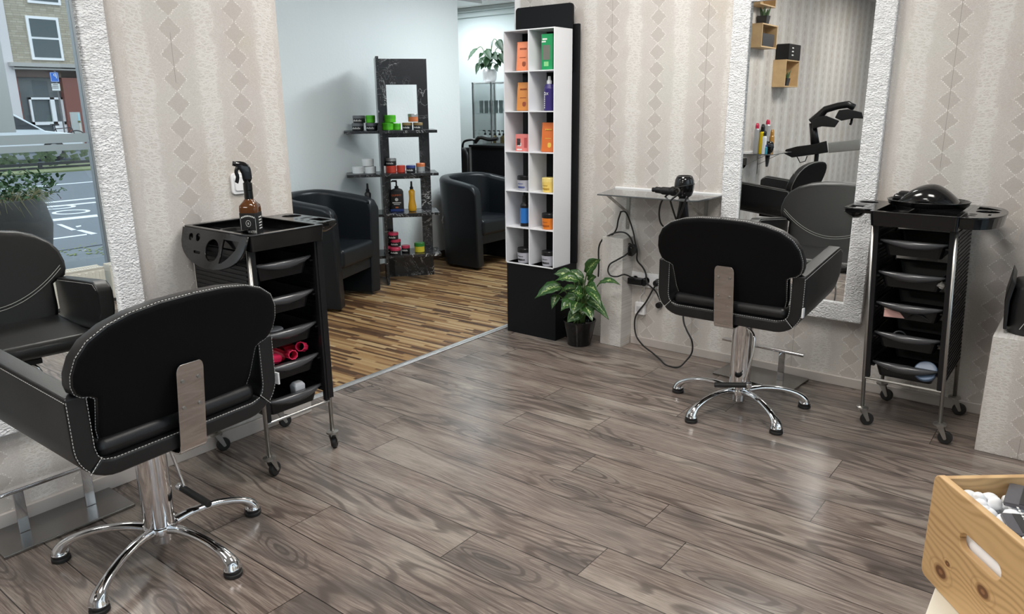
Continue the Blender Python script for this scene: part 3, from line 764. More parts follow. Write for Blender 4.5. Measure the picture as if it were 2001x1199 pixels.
dd = o.modifiers.new('d', 'DISPLACE'); tx_ = bpy.data.textures.new('n', 'CLOUDS'); tx_.noise_scale = .02; dd.texture = tx_; dd.strength = .02
t = thing('pink_box', 'flat pale pink cardboard box in the third drawer of the right trolley', 'box', (-.615, 3.52, .5145), rad(12))
MB().box(-.055, .055, -.035, .035, 0, .034).build('carton', cmat('pink_card', (.70, .42, .38), .6), t, bevel=.001)
MB().box(-.056, .056, -.0355, .0355, .034, .042).build('lid', cmat('pale_card', (.80, .66, .56), .6), t, bevel=.001)
o = MB().tube([(-.03+.055*cos(a), .0+.04*sin(a), .012+.012*sin(3*a)) for a in [2*pi*i/24 for i in range(30)]], .004, 6).build('cable', K['rubber'], loc=(-.50, 3.52, .518), smooth=True); tag(o, 'black coiled cable beside the pink box in the right trolley', 'cable')
o = MB().lathe([(.040, 0), (.046, .004), (.046, .020), (.042, .024), (.032, .022)], n=28).build('round_tin', cmat('dusty_blue', (.12, .18, .28), .35), smooth=False, bevel=.002, loc=(0, 0, 0))
o.matrix_world = Matrix.Translation((-.475, 3.51, .285)) @ Matrix.Rotation(rad(50), 4, 'X'); tag(o, 'round blue tin standing on its side in the bottom drawer of the right trolley', 'tin')
o = MB().box(-.045, .045, -.03, .03, 0, .04).build('small_carton', cmat('grey_card', (.16, .16, .17), .6), loc=(-.585, 3.53, .245), rot=.2, bevel=.002); tag(o, 'dark grey small carton in the bottom drawer of the right trolley', 'box')
o = MB().tube([(.03*cos(a), 0, .035+.03*sin(a)) for a in [rad(-20+220*i/16) for i in range(17)]], .004, 6).build('hair_clip', K['lip'], loc=(-.60, 3.52, .382), rot=.5, smooth=True); tag(o, 'dark curved hair band in the fourth drawer of the right trolley', 'hair band')
o = MB().tube([(.022*cos(a), 0, .026+.02*sin(a)) for a in [rad(10+160*i/12) for i in range(13)]], .003, 6).build('scissor_ring', K['zinc'], loc=(-.61, 3.52, .79), rot=.7, smooth=True); tag(o, 'curved silver clip in the top drawer of the right trolley', 'hair clip')
# ------------------------------------------------------------------ tub armchairs
def tub_chair(label, loc, deg):
    t = thing('tub_armchair', label, 'armchair', (*loc, 0), rad(deg))
    # plan path: U open towards +y, from right arm front round the back to the left arm front
    W, D = .355, .30
    path = [(W-.008, .30), (W-.002, .27), (W, .22), (W, .10), (W, -.02)]+[(W*cos(a), -.02-.27*sin(a)) for a in [rad(10+160*i/14) for i in range(15)]]+[(-W, -.02), (-W, .10), (-W, .22), (-W+.002, .27), (-W+.008, .30)]
    n = len(path); TH = .105
    def nrm(i):
        a, b = path[max(0, i-1)], path[min(n-1, i+1)]; tx, ty = b[0]-a[0], b[1]-a[1]; h = math.hypot(tx, ty); return ty/h, -tx/h
    L = []
    for i in range(n):
        x, y = path[i]; nx, ny = nrm(i)
        s = min(1, max(0, (.30-y)/.5)); H = .735+.075*s**.8-(.05 if y > .29 else .012 if y > .24 else 0); fl = .035
        def P(o, z):
            k = fl*(1-z/H); return (x+nx*(o+k), y+ny*(o+k), z)
        L.append([P(0, .02), P(0, H-.035), P(.008, H-.012), P(.03, H), P(TH-.03, H), P(TH-.008, H-.012), P(TH, H-.035), P(TH, .02)])
    MB().loft(L).build('shell', K['leather_top'], t, smooth=False, bevel=.02, seg=3)
    m = MB(); seat = [(x*.69, y*.62 if y < 0 else y*1.0) for x, y in path]
    m.loft([[(x, y-.005, z) for x, y in seat] for z in (.30, .44)])
    m.build('seat_cushion', K['leather_top'], t, bevel=.035, seg=4)
    MB().box(-W+.08, W-.08, .235, .262, .22, .33).build('front_apron', K['leather_top'], t, bevel=.006)
    MB().box(-.006+.08*0, .006, -.20, -.196, .45, .78).build('back_seam', K['leather'], t) if False else None
    return t
a1 = tub_chair('black leather tub armchair by the wallpaper edge, left of the marble stand', (-4.524, 3.497), -69)
a2 = tub_chair('black leather tub armchair between the marble stand and the white display tower', (-4.545, 5.27), -90)
o = MB().tube([(-.0, .0, 0), (.0, .012, -.02), (0, .03, -.04), (0, .02, -.065), (0, -.01, -.068), (0, -.02, -.04), (0, -.002, -.01), (0, 0, 0)], .003, 6).build('hanging_ring', K['zinc'], loc=(-4.66, 4.955, .46)); tag(o, 'small loop of clear plastic hanging on the side of the far tub armchair', 'ring')
# ------------------------------------------------------------------ marble stand
A = Vector((-4.76, 4.31, 0)); B = Vector((-4.49, 4.63, 0)); ux = (B-A).normalized(); uy = Vector((-ux.y, ux.x, 0))
ang = math.atan2(ux.y, ux.x); SC = (A+B)/2; hw = (B-A).length/2
t = thing('marble_stand', 'tall black marble-look shelf stand with jars, leaning on the white wall', 'shelf stand', SC, ang)
MB().box(-hw, -hw+.022, -.34, .02, 0, 1.79).build('side_board', K['marble'], t)
MB().box(hw-.085, hw, -.02, .02, 0, 1.79).build('upright', K['marble'], t)
MB().box(-hw+.022, -hw+.085, -.02, .02, 0, 1.79).build('upright', K['marble'], t)
MB().box(-hw+.085, hw-.085, -.02, .02, 1.59, 1.79).build('header_board', K['marble'], t)
MB().box(-hw+.022, hw-.085, -.02, .02, 0, .215).build('base_board', K['marble'], t)
SH = []
for z in (1.235, .895, .572, .228):
    MB().box(-hw-.27, hw+.045, -.24, .06, z-.022, z).box(-hw+.05, hw-.05, -.02, .02, z-.062, z-.022).build('shelf', K['marble'], t, bevel=.001)
def sloc(x, y, z): p = SC+ux*x+uy*y; return (p.x, p.y, z)
def jar(x, y, z, r, h, body, lid, label, group, band=None, lidf=.38):
    t = thing('jar', label, 'jar', sloc(x, y, z), ang-.4, group)
    MB().lathe([(r*.93, 0), (r, .003), (r, h*(1-lidf))], n=20).build('jar_body', body, t)
    l = MB().lathe([(r*1.03, h*(1-lidf)), (r*1.03, h-.004), (r*.95, h)], n=20).build('lid', lid, t)
    if band:
        m = MB()
        for k in range(7):
            a = -pi/2+(-3+k)*.22; m.box(-.0028, .0028, r+.0002, r+.0012, h*.22, h*.22+.009+.004*(k % 2), M=Matrix.Rotation(a-pi/2, 4, 'Z'))
        m.build('label_text', band, t)
    return t
blk = cmat('jar_black', (.015, .016, .018)); gry = cmat('jar_grey_lid', (.14, .15, .16)); grn = cmat('jar_green', (.10, .55, .02)); grl = cmat('jar_green_lid', (.07, .45, .015))
gold = cmat('jar_gold_lid', (.25, .17, .07), .3); org = cmat('jar_orange', (.62, .18, .06)); wht = cmat('jar_white', (.75, .77, .78)); red = cmat('jar_red', (.70, .07, .04))
blu = cmat('jar_blue', (.03, .06, .25)); pnk = cmat('jar_pink_lid', (.65, .05, .12)); yel = cmat('jar_yellow', (.65, .55, .04)); slv = cmat('jar_silver', (.5, .5, .5), .3, .7)
def spx(x, y, z, yo=-.1):   # pixel -> stand local x on shelf height z, at local depth yo
    d = ray(x, y); O = SC+uy*yo; nrm_ = uy; tt = (O-CAM).dot(nrm_)/d.dot(nrm_); p = CAM+d*tt; return (p-SC).dot(ux)
Z1, Z2, Z3, Z4 = 1.236, .896, .573, .229
G1, G2, G4 = 'black jars on the top shelf of the marble stand', 'white jars on the second shelf of the marble stand', 'pink lidded jars on the lowest shelf of the marble stand'
rows = [
 (700, Z1, 0, blk, gry, 'black jar with grey lid, bottom left end of the top shelf', G1, .047, .058),
 (727, Z1, 0, blk, gry, 'black jar with grey lid, bottom row just left of the stand side board', G1, .047, .058),
 (703, Z1, 1, blk, gry, 'black jar with grey lid stacked on the two left black jars', G1, .048, .058),
 (758, Z1, 0, grn, grl, 'lime green jar beside the side board, bottom of the green stack', 'green jars on the top shelf of the marble stand', .048, .058),
 (776, Z1, 0, grn, grl, 'lime green small jar at the right foot of the green stack', 'green jars on the top shelf of the marble stand', .030, .052),
 (763, Z1, 1, grn, grl, 'lime green jar on top of the green stack, right one', 'green jars on the top shelf of the marble stand', .046, .058),
 (725, Z1, 1, grn, grl, 'lime green jar stacked just left of the stand side board', 'green jars on the top shelf of the marble stand', .037, .058),
 (796, Z1, 0, blk, gold, 'black jar with gold lid right of the green jars', 'gold lidded jars', .040, .056),
 (817, Z1, 0, blk, gold, 'black jar with gold lid nearest the right upright', 'gold lidded jars', .038, .056),
 (808, Z1, 1, org, slv, 'orange jar with silver lid stacked on the gold lidded jars', None, .040, .062),
 (700, Z2, 0, wht, wht, 'white jar at the left end of the second shelf', G2, .045, .056),
 (724, Z2, 0, wht, wht, 'white jar second from the left on the second shelf', G2, .045, .056),
 (720, Z2, 1, wht, wht, 'white jar stacked on the white jars', G2, .046, .058),
 (749, Z2, 0, wht, wht, 'white jar right of the side board on the second shelf', G2, .025, .056),
 (765, Z2, 0, red, red, 'bright red jar, left of two on the second shelf', 'red jars on the second shelf of the marble stand', .041, .058),
 (784, Z2, 0, red, red, 'bright red jar, right of two on the second shelf', 'red jars on the second shelf of the marble stand', .034, .058),
 (765, Z2, 1, blk, slv, 'black jar with silver lid stacked on the red jars', None, .043, .058),
 (803, Z2, 0, blk, blu, 'dark jar with blue lid on the second shelf', None, .038, .056),
 (822, Z2, 0, slv, org, 'silver and orange jar nearest the right upright on the second shelf', None, .036, .072),
 (773, Z4, -.06, blk, pnk, 'black jar with pink lid, bottom centre of the pink stack', G4, .044, .058),
 (758, Z4, .02, blk, pnk, 'black jar with pink lid at the left foot of the pink stack', G4, .030, .058),
 (793, Z4, .02, blk, pnk, 'black jar with pink lid at the right foot of the pink stack', G4, .035, .058),
 (774, Z4, 1, blk, pnk, 'black jar with pink lid in the middle of the pink stack', G4, .043, .058),
 (770, Z4, 2, blk, pnk, 'black jar with pink lid on top of the pink stack', G4, .042, .058),
 (820, Z4, 0, yel, cmat('jar_dkgreen', (.03, .22, .03)), 'yellow jar with green lid on the lowest shelf', None, .042, .080)]
for px, z, lev, body, lid, lab, grp, r, h in rows:
    yo = -.13+(lev if abs(lev) < .5 and lev != 0 else 0); n_ = lev if lev >= 1 else 0
    xx = spx(px, 0 if False else 300, z, yo)
    dd_ = proj_y = None
    # x along the stand for that image column at shelf height
    lo, hi = -.8, .8
    for _ in range(40):
        mid = (lo+hi)/2; p = SC+ux*mid+uy*yo+Vector((0, 0, z)); v = p-CAM; sxp = 1000.5+F*v.dot(RT)/v.dot(fw)
        if sxp < px: lo = mid
        else: hi = mid
    jar(lo, yo, z+n_*(h+.001), r, h, body, lid, lab, grp, K['ink'] if body is blk else None, .5 if body in (wht, red, grn) else .38)
def colx(px, yo, z):
    lo, hi = -.8, .8
    for _ in range(40):
        mid = (lo+hi)/2; p = SC+ux*mid+uy*yo+Vector((0, 0, z)); v = p-CAM
        if 1000.5+F*v.dot(RT)/v.dot(fw) < px: lo = mid
        else: hi = mid
    return lo
t = thing('pump_bottle', 'black rectangular pump bottle with orange and white lettering on the marble stand', 'bottle', sloc(colx(777, -.1, Z3), -.1, Z3), ang-.2); t.scale = (1.18, 1.1, 1.15)
MB().loft([[(x, y, z) for x, y in rrect(-a, a, -.022, .022, .008, 3)] for z, a in ((0, .043), (.004, .045), (.145, .045), (.158, .036), (.166, .016))]).build('bottle_body', K['label_k'], t, smooth=True)
m = MB().lathe([(.014, .166), (.014, .182), (.006, .184), (.005, .205)], n=14).tube([(0, 0, .205), (0, 0, .218), (-.028, 0, .219), (-.034, 0, .212)], [.007, .008, .006, .005], 8); m.build('pump', K['plastic'], t)
Mf = Matrix.Rotation(rad(90), 4, 'X')
MB().text('GUMMY', .020, Matrix.Translation((0, -.0235, .118)) @ Mf).build('label_text', cmat('orange_ink', (.7, .15, .04)), t)
MB().box(-.03, .03, -.0235, -.022, .062, .068).build('label_mark', K['ink'], t); MB().box(-.022, .022, -.0235, -.022, .052, .056).build('label_mark', K['ink'], t); MB().plate([circ(0, .088, .012, 14)], .001, Matrix.Translation((0, -.023, 0)) @ Mf).build('label_mark', K['ink'], t)
MB().box(-.0455, .0455, -.0225, .0225, .002, .020).build('label_band', blu, t); MB().box(-.01, .01, -.0235, -.022, .027, .036).build('label_mark', org, t)
def spritz(px, yo, lab, col):
    t = thing('spray_bottle', lab, 'spray bottle', sloc(colx(px, yo, Z3), yo, Z3), ang); t.scale = (1.1, 1.1, 1.1)
    MB().lathe([(.026, 0), (.029, .004), (.031, .03), (.022, .09), (.022, .12), (.024, .150), (.012, .165)], n=20).build('bottle_body', col, t, smooth=True)
    MB().lathe([(.013, .163), (.013, .180), (.008, .185), (.007, .222), (.004, .224)], n=14).build('spray_cap', K['plastic'], t)
    return t
spritz(806, -.1, 'yellow orange spray bottle with black nozzle on the marble stand', cmat('yellow_liquid', (.75, .38, .02), .12))
spritz(721, -.18, 'dark spray bottle at the left end of the marble stand shelf behind the armchair', K['label_k'])
# ------------------------------------------------------------------ display tower
t = thing('display_tower', 'slim white compartment display on a black base in front of the back wall', 'display', (0, 0, 0))
TX0, TX1, TY0, TY1 = -2.912, -2.543, 3.66, 3.79
MB().box(TX0-.0, TX1+.01, TY0+.01, 3.90, 0, .462).build('base_box', K['matte'], t, bevel=.002)
MB().box(-2.93, -2.515, 3.865, 3.885, .462, 1.872).build('back_board', K['matte'], t, bevel=.004)
m = MB().plate([rrect(-2.955, -2.545, 1.6, 1.985, .02, 4)], .018, Matrix.Translation((0, 3.848, 0)) @ Matrix.Rotation(rad(90), 4, 'X')); m.build('header_board', K['matte'], t)
LV = [.462, .690, .914, 1.150, 1.386, 1.614, 1.842]
th = .006
for x in (TX0, (TX0+TX1)/2-th/2, TX1-th): MB().box(x, x+th, TY0, TY1+.05, LV[0], LV[-1]).build('divider', K['acryl'], t)
for z in LV: MB().box(TX0+th, TX1-th, TY0+.001, TY1+.049, z-th, z).build('shelf', K['acryl'], t)
cw = (TX1-TX0)/2
def bay(c, r): return (TX0+cw*c+cw*.60, TY0+.055, LV[5-r]+.0005)
def text_on(body, size, y, z, mat_, par): MB().text(body, size, Matrix.Translation((0, y, z)) @ Mf).build('label_text', mat_, par)
def pouch(label, c, r, col, w, h, mark):
    t = thing('pouch', label, 'pouch', bay(c, r), .15)
    MB().loft([[(x, y, z) for x, y in rrect(-a, a, -b, b, .004, 2)] for z, a, b in ((0, w*.94, .018), (.006, w, .022), (h*.4, w*.97, .016), (h*.8, w, .006), (h-.012, w, .0025), (h, w, .002))]).build('bag', col, t, smooth=False, bevel=.001)
    m = MB()
    for i in range(5): m.box(-.02+.009*i, -.014+.009*i, -.0125, -.0095, h*.74, h*.74+.007)
    m.build('label_text', mark, t); MB().box(-.02, .02, -.0165, -.0145, h*.45, h*.47).build('label_band', mark, t); MB().ball((0.01, -.018, h*.22), (.014, .003, .02), 5).build('label_mark', mark, t); return t
OR = cmat('orange_card', (.80, .25, .11), .35); AM = cmat('amber_card', (.62, .24, .055), .35); BR = cmat('brown_mark', (.30, .07, .03), .5)
pouch('salmon orange pouch in the top left bay of the display tower', 0, 0, OR, .043, .165, BR)
pouch('amber orange pouch in the left bay second from the top', 0, 1, AM, .043, .165, BR)
pouch('dark orange pouch with yellow speckles in the right bay third from the top', 1, 2, cmat('deep_orange', (.62, .15, .03), .3), .046, .170, cmat('yellow_mark', (.75, .5, .08), .4))
def boxp(label, c, r, col, w, d, h, marks):
    t = thing('carton', label, 'carton', bay(c, r), .12)
    MB().box(-w, w, -d, d, 0, h).build('box_body', col, t, bevel=.001)
    for (x0, x1, z0, z1, mm) in marks: MB().box(x0, x1, -d-.0006, -d, z0, z1).build('label_mark', mm, t)
    return t
PKC = cmat('pink_carton', (.75, .22, .20), .4); GRN = cmat('green_carton', (.01, .28, .09), .4)
boxp('pink carton with a small dark picture in the left bay third from the top', 0, 2, PKC, .045, .03, .10, [(-.035, -.01, .035, .075, cmat('dark_brown', (.06, .03, .03))), (-.03, -.005, .03, .05, wht), (.015, .035, .02, .08, cmat('pink_dark', (.5, .08, .08))), (-.035, .0, .006, .014, K['ink'])])
boxp('green and clear carton in the top right bay of the display tower', 1, 0, GRN, .037, .03, .195, [(-.028, .02, .055, .135, cmat('grey_bottle', (.16, .16, .14))), (-.034, -.008, .15, .158, K['ink']), (-.03, .0, .163, .172, K['ink']), (-.02, .01, .02, .045, cmat('leaf_mark', (.25, .6, .25)))])
def rjar(label, c, r, body, lid, R, h, mark=None):
    t = thing('jar', label, 'jar', bay(c, r), 0)
    MB().lathe([(R*.86, 0), (R*.9, .003), (R, h*.72)], n=24).build('jar_body', body, t)
    MB().lathe([(R*1.02, h*.72), (R*1.02, h-.003), (R*.97, h)], n=24).build('lid', lid, t)
    if mark:
        m = MB()
        for k in range(8): m.box(-.0022, .0022, R*.93, R*.95+.001, h*.18, h*.18+.010, M=Matrix.Rotation(rad(150+9*k), 4, 'Z'))
        for k in range(6): m.box(-.0022, .0022, R*.96, R*.975+.001, h*.45, h*.45+.004, M=Matrix.Rotation(rad(154+9*k), 4, 'Z'))
        m.build('label_mark', mark, t)
    return t
GJ = cmat('grey_jar', (.42, .42, .47), .35); BLK = K['plastic']
rjar('grey jar with black lid in the left bay fourth from the top', 0, 3, GJ, BLK, .045, .088, blu)
rjar('grey jar with black lid in the bottom left bay', 0, 5, GJ, BLK, .048, .092, BLK)
rjar('yellow jar with yellow lid in the right bay fourth from the top', 1, 3, cmat('pale_yellow', (.85, .62, .16), .35), cmat('yellow_lid', (.85, .66, .22), .3), .043, .085, cmat('ochre', (.45, .25, .02)))
rjar('orange jar with black lid in the right bay fifth from the top', 1, 4, cmat('orange_jar', (.72, .20, .02), .3), BLK, .044, .096, cmat('brown_ink', (.35, .08, .01)))
rjar('grey jar with black lid in the bottom right bay', 1, 5, GJ, BLK, .045, .092, BLK)
t = thing('bottle', 'dark bottle with a bright blue label in the left bay fifth from the top', 'bottle', bay(0, 4), 0)
MB().lathe([(.026, 0), (.028, .003), (.028, .13), (.015, .15), (.013, .185), (.010, .19)], n=20).build('bottle_body', K['plastic'], t, smooth=False)
l = MB().lathe([(.0285, .022), (.0285, .115)], n=20, cap=False).build('label', cmat('blue_label', (.02, .16, .50)), t)
t = thing('bottle', 'dark purple bottle with a white cap in the right bay second from the top', 'bottle', bay(1, 1), 0)
MB().lathe([(.030, 0), (.033, .004), (.033, .125), (.024, .148), (.014, .152)], n=20).build('bottle_body', cmat('purple_plastic', (.035, .022, .14), .25), t)
MB().lathe([(.015, .150), (.015, .168), (.010, .172), (.008, .192), (.006, .194)], n=16).build('cap', wht, t)
m = MB()
for k in range(8): m.box(-.0125+.0, -.0085, -.0342, -.0325, .014+.012*k, .022+.012*k)
m.text('2X', .02, Matrix.Translation((.004, -.0338, .095)) @ Mf); m.build('label_text', K['ink'], t)
# ------------------------------------------------------------------ pillar, pedestal, booster
o = MB().box(-2.288, -2.146, 3.798, YR, 0, .662).build('pipe_casing', K['wpP'], bevel=.002); tag(o, 'low square pillar box papered like the wall, beside the potted plant', 'pillar')
o = MB().box(-.252, .298, 3.47, YR-.001, 0, .503).build('pedestal', K['wpX'], bevel=.003); tag(o, 'papered snakeskin pedestal box at the right edge under the black booster seat', 'pedestal')
t = thing('booster_seat', 'black leather child booster seat standing on the papered pedestal', 'booster seat', (-.085, 3.66, .5035), rad(4)); t.scale = (1, 1, .92)
L = [[(x*1.0, y, z) for x, y in rrect(-a, a, -.13, .13, .06, 5)] for z, a in ((0, .125), (.01, .138), (.12, .142), (.20, .138), (.215, .13))]
MB().loft(L).build('cushion', K['leather'], t, smooth=True)
L = []
for i in range(9):
    q = i/8; x = -.150+.008*q; y = -.13+.26*q
    L.append([(-.150, y, .02), (-.160, y, .15), (-.146, y, .235+.03*sin(pi*q)+.02), (-.132, y, .225+.03*sin(pi*q)), (-.142, y, .15), (-.138, y, .02)])
MB().loft(L).build('side_flap', K['leather'], t, smooth=False, bevel=.004)
s = MB(); s.tube(smoothpath([(-.075, -.1315, .205), (-.055, -.1318, .15), (-.07, -.1318, .09), (-.095, -.1315, .03)], 6), .0012, 5); s.tube([(x, -.128, .207) for x in (-.10, 0, .10)], .0012, 5); s.build('stitching', K['thread'], t)
# ------------------------------------------------------------------ glass wall shelf with brackets
def wall_shelf(label, M4, L0, L1):
    t = thing('wall_shelf', label, 'shelf', (0, 0, 0)); t.matrix_world = M4    # local x along wall, y=0 wall, -y into room
    D = .335
    hole = circ(L1-.115, -D+.075, .026, 20)
    MB().plate([[(L0, -.012), (L0+.075, -D), (L1-.06, -D), (L1-.012, -D+.03), (L1, -.012)], hole], .008, Matrix.Translation((0, 0, .936)), .001).build('glass_top', K['shelfglass'], t)
    MB().box(L0, L1, -.014, -.001, .926, .948).build('wall_rail', K['wplastic'], t, bevel=.002)
    for x in (L0+.085, L1-.10):
        b = MB(); b.plate([rrect(-.011, .011, .70, .93, .010, 4)]+[circ(0, z, .004, 10) for z in (.72, .75, .78, .81)], .003, Matrix.Translation((x, -.003, 0)) @ Matrix.Rotation(rad(90), 4, 'X'))
        b.box(x-.010, x+.010, -.27, -.003, .928, .931)
        p0, p1 = Vector((x, -.245, .926)), Vector((x, -.008, .80)); dd = p1-p0; Ln = dd.length
        Ms = Matrix.Translation(p0) @ Matrix(((1, 0, 0, 0), (0, dd.y/Ln, -dd.z/Ln, 0), (0, dd.z/Ln, dd.y/Ln, 0), (0, 0, 0, 1)))
        b.plate([rrect(-.013, .013, -.006, Ln+.006, .010, 4)]+[circ(0, Ln*k, .0075, 12) for k in (.15, .38, .62, .85)], .003, Ms)
        b.build('bracket', K['zinc'], t, label='perforated aluminium angle bracket')
    return t
wall_shelf('smoked glass wall shelf left of the back mirror holding a hair dryer', Matrix.Translation((0, YR, 0)), -2.276, -1.603)
wall_shelf('smoked glass wall shelf with bottles seen reflected in the back mirror', Matrix.Translation((XL, 0, 0)) @ Matrix.Rotation(rad(90), 4, 'Z'), -.10, .555)
def hair_dryer(label, M4):
    t = thing('hair_dryer', label, 'hair dryer'); t.matrix_world = M4 @ Matrix.Diagonal((1.12, 1.12, 1.22, 1))     # origin at hole on the shelf, barrel vertical, handle to -x
    L = [(.024, .004), (.036, .012), (.043, .03), (.046, .055), (.043, .078), (.036, .092), (.030, .096), (.028, .092)]
    MB().lathe(L, n=28).build('barrel', K['gloss'], t, smooth=True)
    m = MB(); m.loft([[(x, y, z) for x, y in rrect(-a, a, -b, b, min(a, b)*.95, 5)] for z, a, b in ((.012, .024, .024), (-.02, .020, .020), (-.03, .021, .019), (-.10, .034, .009))]); m.build('nozzle', K['plastic'], t, smooth=False, bevel=.002)
    h = MB(); h.tube(smoothpath([(-.02, 0, .030), (-.06, -.002, .026), (-.10, -.004, .026), (-.135, -.006, .028), (-.16, -.007, .028)], 5), [.021]*6+[.017]*6+[.014]*5+[.010]*4, 12); h.build('handle', K['plastic'], t, smooth=True)
    MB().tube([(.0465*cos(a), .0465*sin(a), .052+.010*cos(a)) for a in [2*pi*i/24 for i in range(24)]], .0022, 6, closed=True).build('cord_loop', K['rubber'], t)
    return t
hair_dryer('glossy black hair dryer standing nozzle down in the glass shelf by the back mirror', Matrix.Translation((-1.718, 3.665, .941)))
hair_dryer('black hair dryer standing on the reflected shelf among bottles', Matrix.Translation((-2.60, .44, .941)) @ Matrix.Rotation(rad(75), 4, 'Z'))
# bottles on the reflected shelf
def can(label, x, y, r, h, body, cap, hc, g='bottles on the shelf seen in the back mirror'):
    t = thing('bottle', label, 'bottle', (x, y, .941), 0, g)
    MB().lathe([(r*.95, 0), (r, .003), (r, h-.012), (r*.7, h)], n=18).build('bottle_body', body, t)
    MB().lathe([(r*.75, h), (r*.72, h+hc*.6), (r*.45, h+hc)], n=18).build('cap', cap, t)
sil = cmat('silver_can', (.42, .42, .43), .35, .3); crim = cmat('crimson', (.55, .01, .06)); yl = cmat('yellow_plastic', (.85, .62, .0), .3); och = cmat('ochre_bottle', (.45, .22, .04), .2)
for lab, px, dep, r, h, b_, c_, hc in (
    ('silver spray can with crimson cap, leftmost bottle in the back mirror', 1462, -2.70, .024, .24, sil, crim, .05),
    ('white bottle with black pointed cap beside the leftmost can in the mirror', 1467, -2.62, .020, .17, wht, BLK, .05),
    ('tan bottle with black tip left of the yellow bottle in the mirror', 1478, -2.70, .020, .18, cmat('tan', (.42, .30, .18)), BLK, .05),
    ('bright yellow bottle with black pointed cap in the back mirror', 1485, -2.66, .026, .21, yl, BLK, .07),
    ('tall silver spray can with crimson cap right of the yellow bottle', 1494, -2.72, .027, .27, sil, crim, .045),
    ('ochre bottle at the right end of the reflected bottle row', 1504, -2.68, .024, .16, och, och, .06),
    ('small blue bottle in front of the yellow bottle in the mirror', 1489, -2.60, .014, .07, cmat('teal_bottle', (.03, .25, .35)), blu, .02)):
    p = mat_r(px, 305, 0, dep); can(lab, dep, min(max(p.y, -.06), .5), r, h, b_, c_, hc)
# wooden wall boxes and pots on the left wall (seen in the mirror)
def wall_box(label, y0, y1, z0, z1, D):
    t = thing('wall_box_shelf', label, 'box shelf', (0, 0, 0)); k = .012
    x0, x1 = XL+.001, XL+D
    f = MB().box(x0, x1, y0, y1, z0, z0+k).box(x0, x1, y0, y1, z1-k, z1).box(x0, x1, y0, y0+k, z0+k, z1-k).box(x0, x1, y1-k, y1, z0+k, z1-k)
    f.build('box_frame', K['pine2'], t, bevel=.001); MB().box(x0, x0+.004, y0+k, y1-k, z0+k, z1-k).build('box_back', K['pine2'], t)
wall_box('light wooden box shelf, upper one, seen in the back mirror', .05, .46, 1.93, 2.145, .125)
wall_box('light wooden box shelf under the black case, seen in the back mirror', -.66, -.25, 1.575, 1.845, .135)
wall_box('light wooden box shelf at the top edge of the back mirror', .15, .56, 2.30, 2.50, .125)
t = thing('black_case', 'black box with three white marks standing on the lower wooden box shelf', 'case', (XL+.075, -.47, 1.8455))
MB().box(-.065, .065, -.18, .18, 0, .155).build('case_body', K['plastic'], t, bevel=.004)
for z in (.04, .075, .11): MB().box(.065, .066, .04, .09, z, z+.012).build('label_mark', K['ink'], t)
def pot_small(label, loc, s):
    t = thing('small_pot_plant', label, 'potted plant', loc)
    MB().loft([[(x, y, z) for x, y in rrect(-a, a, -a, a, .006, 2)] for z, a in ((0, .030*s), (.06*s, .038*s))]).build('pot', cmat('charcoal_pot', (.03, .03, .032), .6), t)
    m = MB()
    for i in range(12):
        a = i*2.4; r = .012+.012*(i % 3); p = Vector((r*cos(a), r*sin(a), .06*s)); q_ = p+Vector((.02*cos(a), .02*sin(a), .05+.02*(i % 2)))*s; m.cyl(p, q_, .008*s, .001, 6)
    m.build('succulent', cmat('succulent_green', (.07, .13, .05), .5), t)
pot_small('small succulent in a charcoal pot on the upper wooden box shelf', (XL+.06, .27, 2.1455), 1.3)
pot_small('small charcoal pot inside the lower wooden box shelf', (XL+.07, -.42, 1.5875), 1.3)
o = MB().box(XL+.02, XL+.11, .09, .40, 1.943, 2.06).build('catalogue', cmat('dark_print', (.03, .03, .035), .4)); tag(o, 'dark printed catalogue box inside the upper wooden box shelf', 'catalogue')
# hood dryer seen in the back mirror
t = thing('climate_hair_dryer', 'black wheeled hair processor with jointed arms and a long chrome lamp in the back mirror', 'salon dryer', (0, 0, 0))
YH = -.25
def hp(x, y, dy=0): return mat_r(x, y, 1, YH+dy)
bs = mat_r(1592, 330, 1, YH); bx = bs.x
MB().cyl((bx, YH, .05), (bx, YH, hp(1592, 285).z), .022, n=14).build('stand_pole', K['plastic'], t)
for k in range(5):
    a = 2*pi*k/5; f = MB().tube([(bx, YH, .09), (bx+.14*cos(a), YH+.14*sin(a), .085), (bx+.27*cos(a), YH+.27*sin(a), .06)], [.02, .018, .012], 8).build('base_leg', K['plastic'], t)
    MB().cyl((bx+.27*cos(a)-.01, YH+.27*sin(a), .03), (bx+.27*cos(a)+.01, YH+.27*sin(a), .03), .03, n=14).build('wheel', K['rubber'], f)
def beam(pts, th, name, m=None, w=.03): return MB().tube([hp(x, y) for x, y in pts], th, 10).build(name, m or K['plastic'], t, smooth=True)
beam([(1592, 285), (1589, 262), (1587, 240)], [.045, .038, .036], 'upright_arm')
beam([(1587, 240), (1600, 226), (1612, 214), (1636, 207), (1656, 204), (1668, 210)], [.055, .042, .036, .034, .036, .032], 'upper_arm')
def flatpoly(pts, th, name, m):
    A_ = [hp(x, y, -.09) for x, y in pts]; B_ = [hp(x, y, .09) for x, y in pts]; return MB().loft([A_, B_]).build(name, m, t, bevel=.006)
flatpoly([(1586, 252), (1586, 235), (1597, 228), (1613, 226), (1639, 236), (1630, 249), (1605, 247)], .1, 'heat_shell', K['plastic'])
flatpoly([(1630, 230), (1638, 215), (1656, 213), (1683, 219), (1686, 232), (1668, 231), (1643, 236)], .1, 'heat_shell', K['plastic'])
beam([(1664, 230), (1662, 240), (1660, 244)], .012, 'cable_clip')
flatpoly([(1530, 300), (1534, 292), (1556, 286), (1588, 282), (1614, 275), (1617, 298), (1590, 302), (1546, 308)], .1, 'lamp_body', K['plastic'])
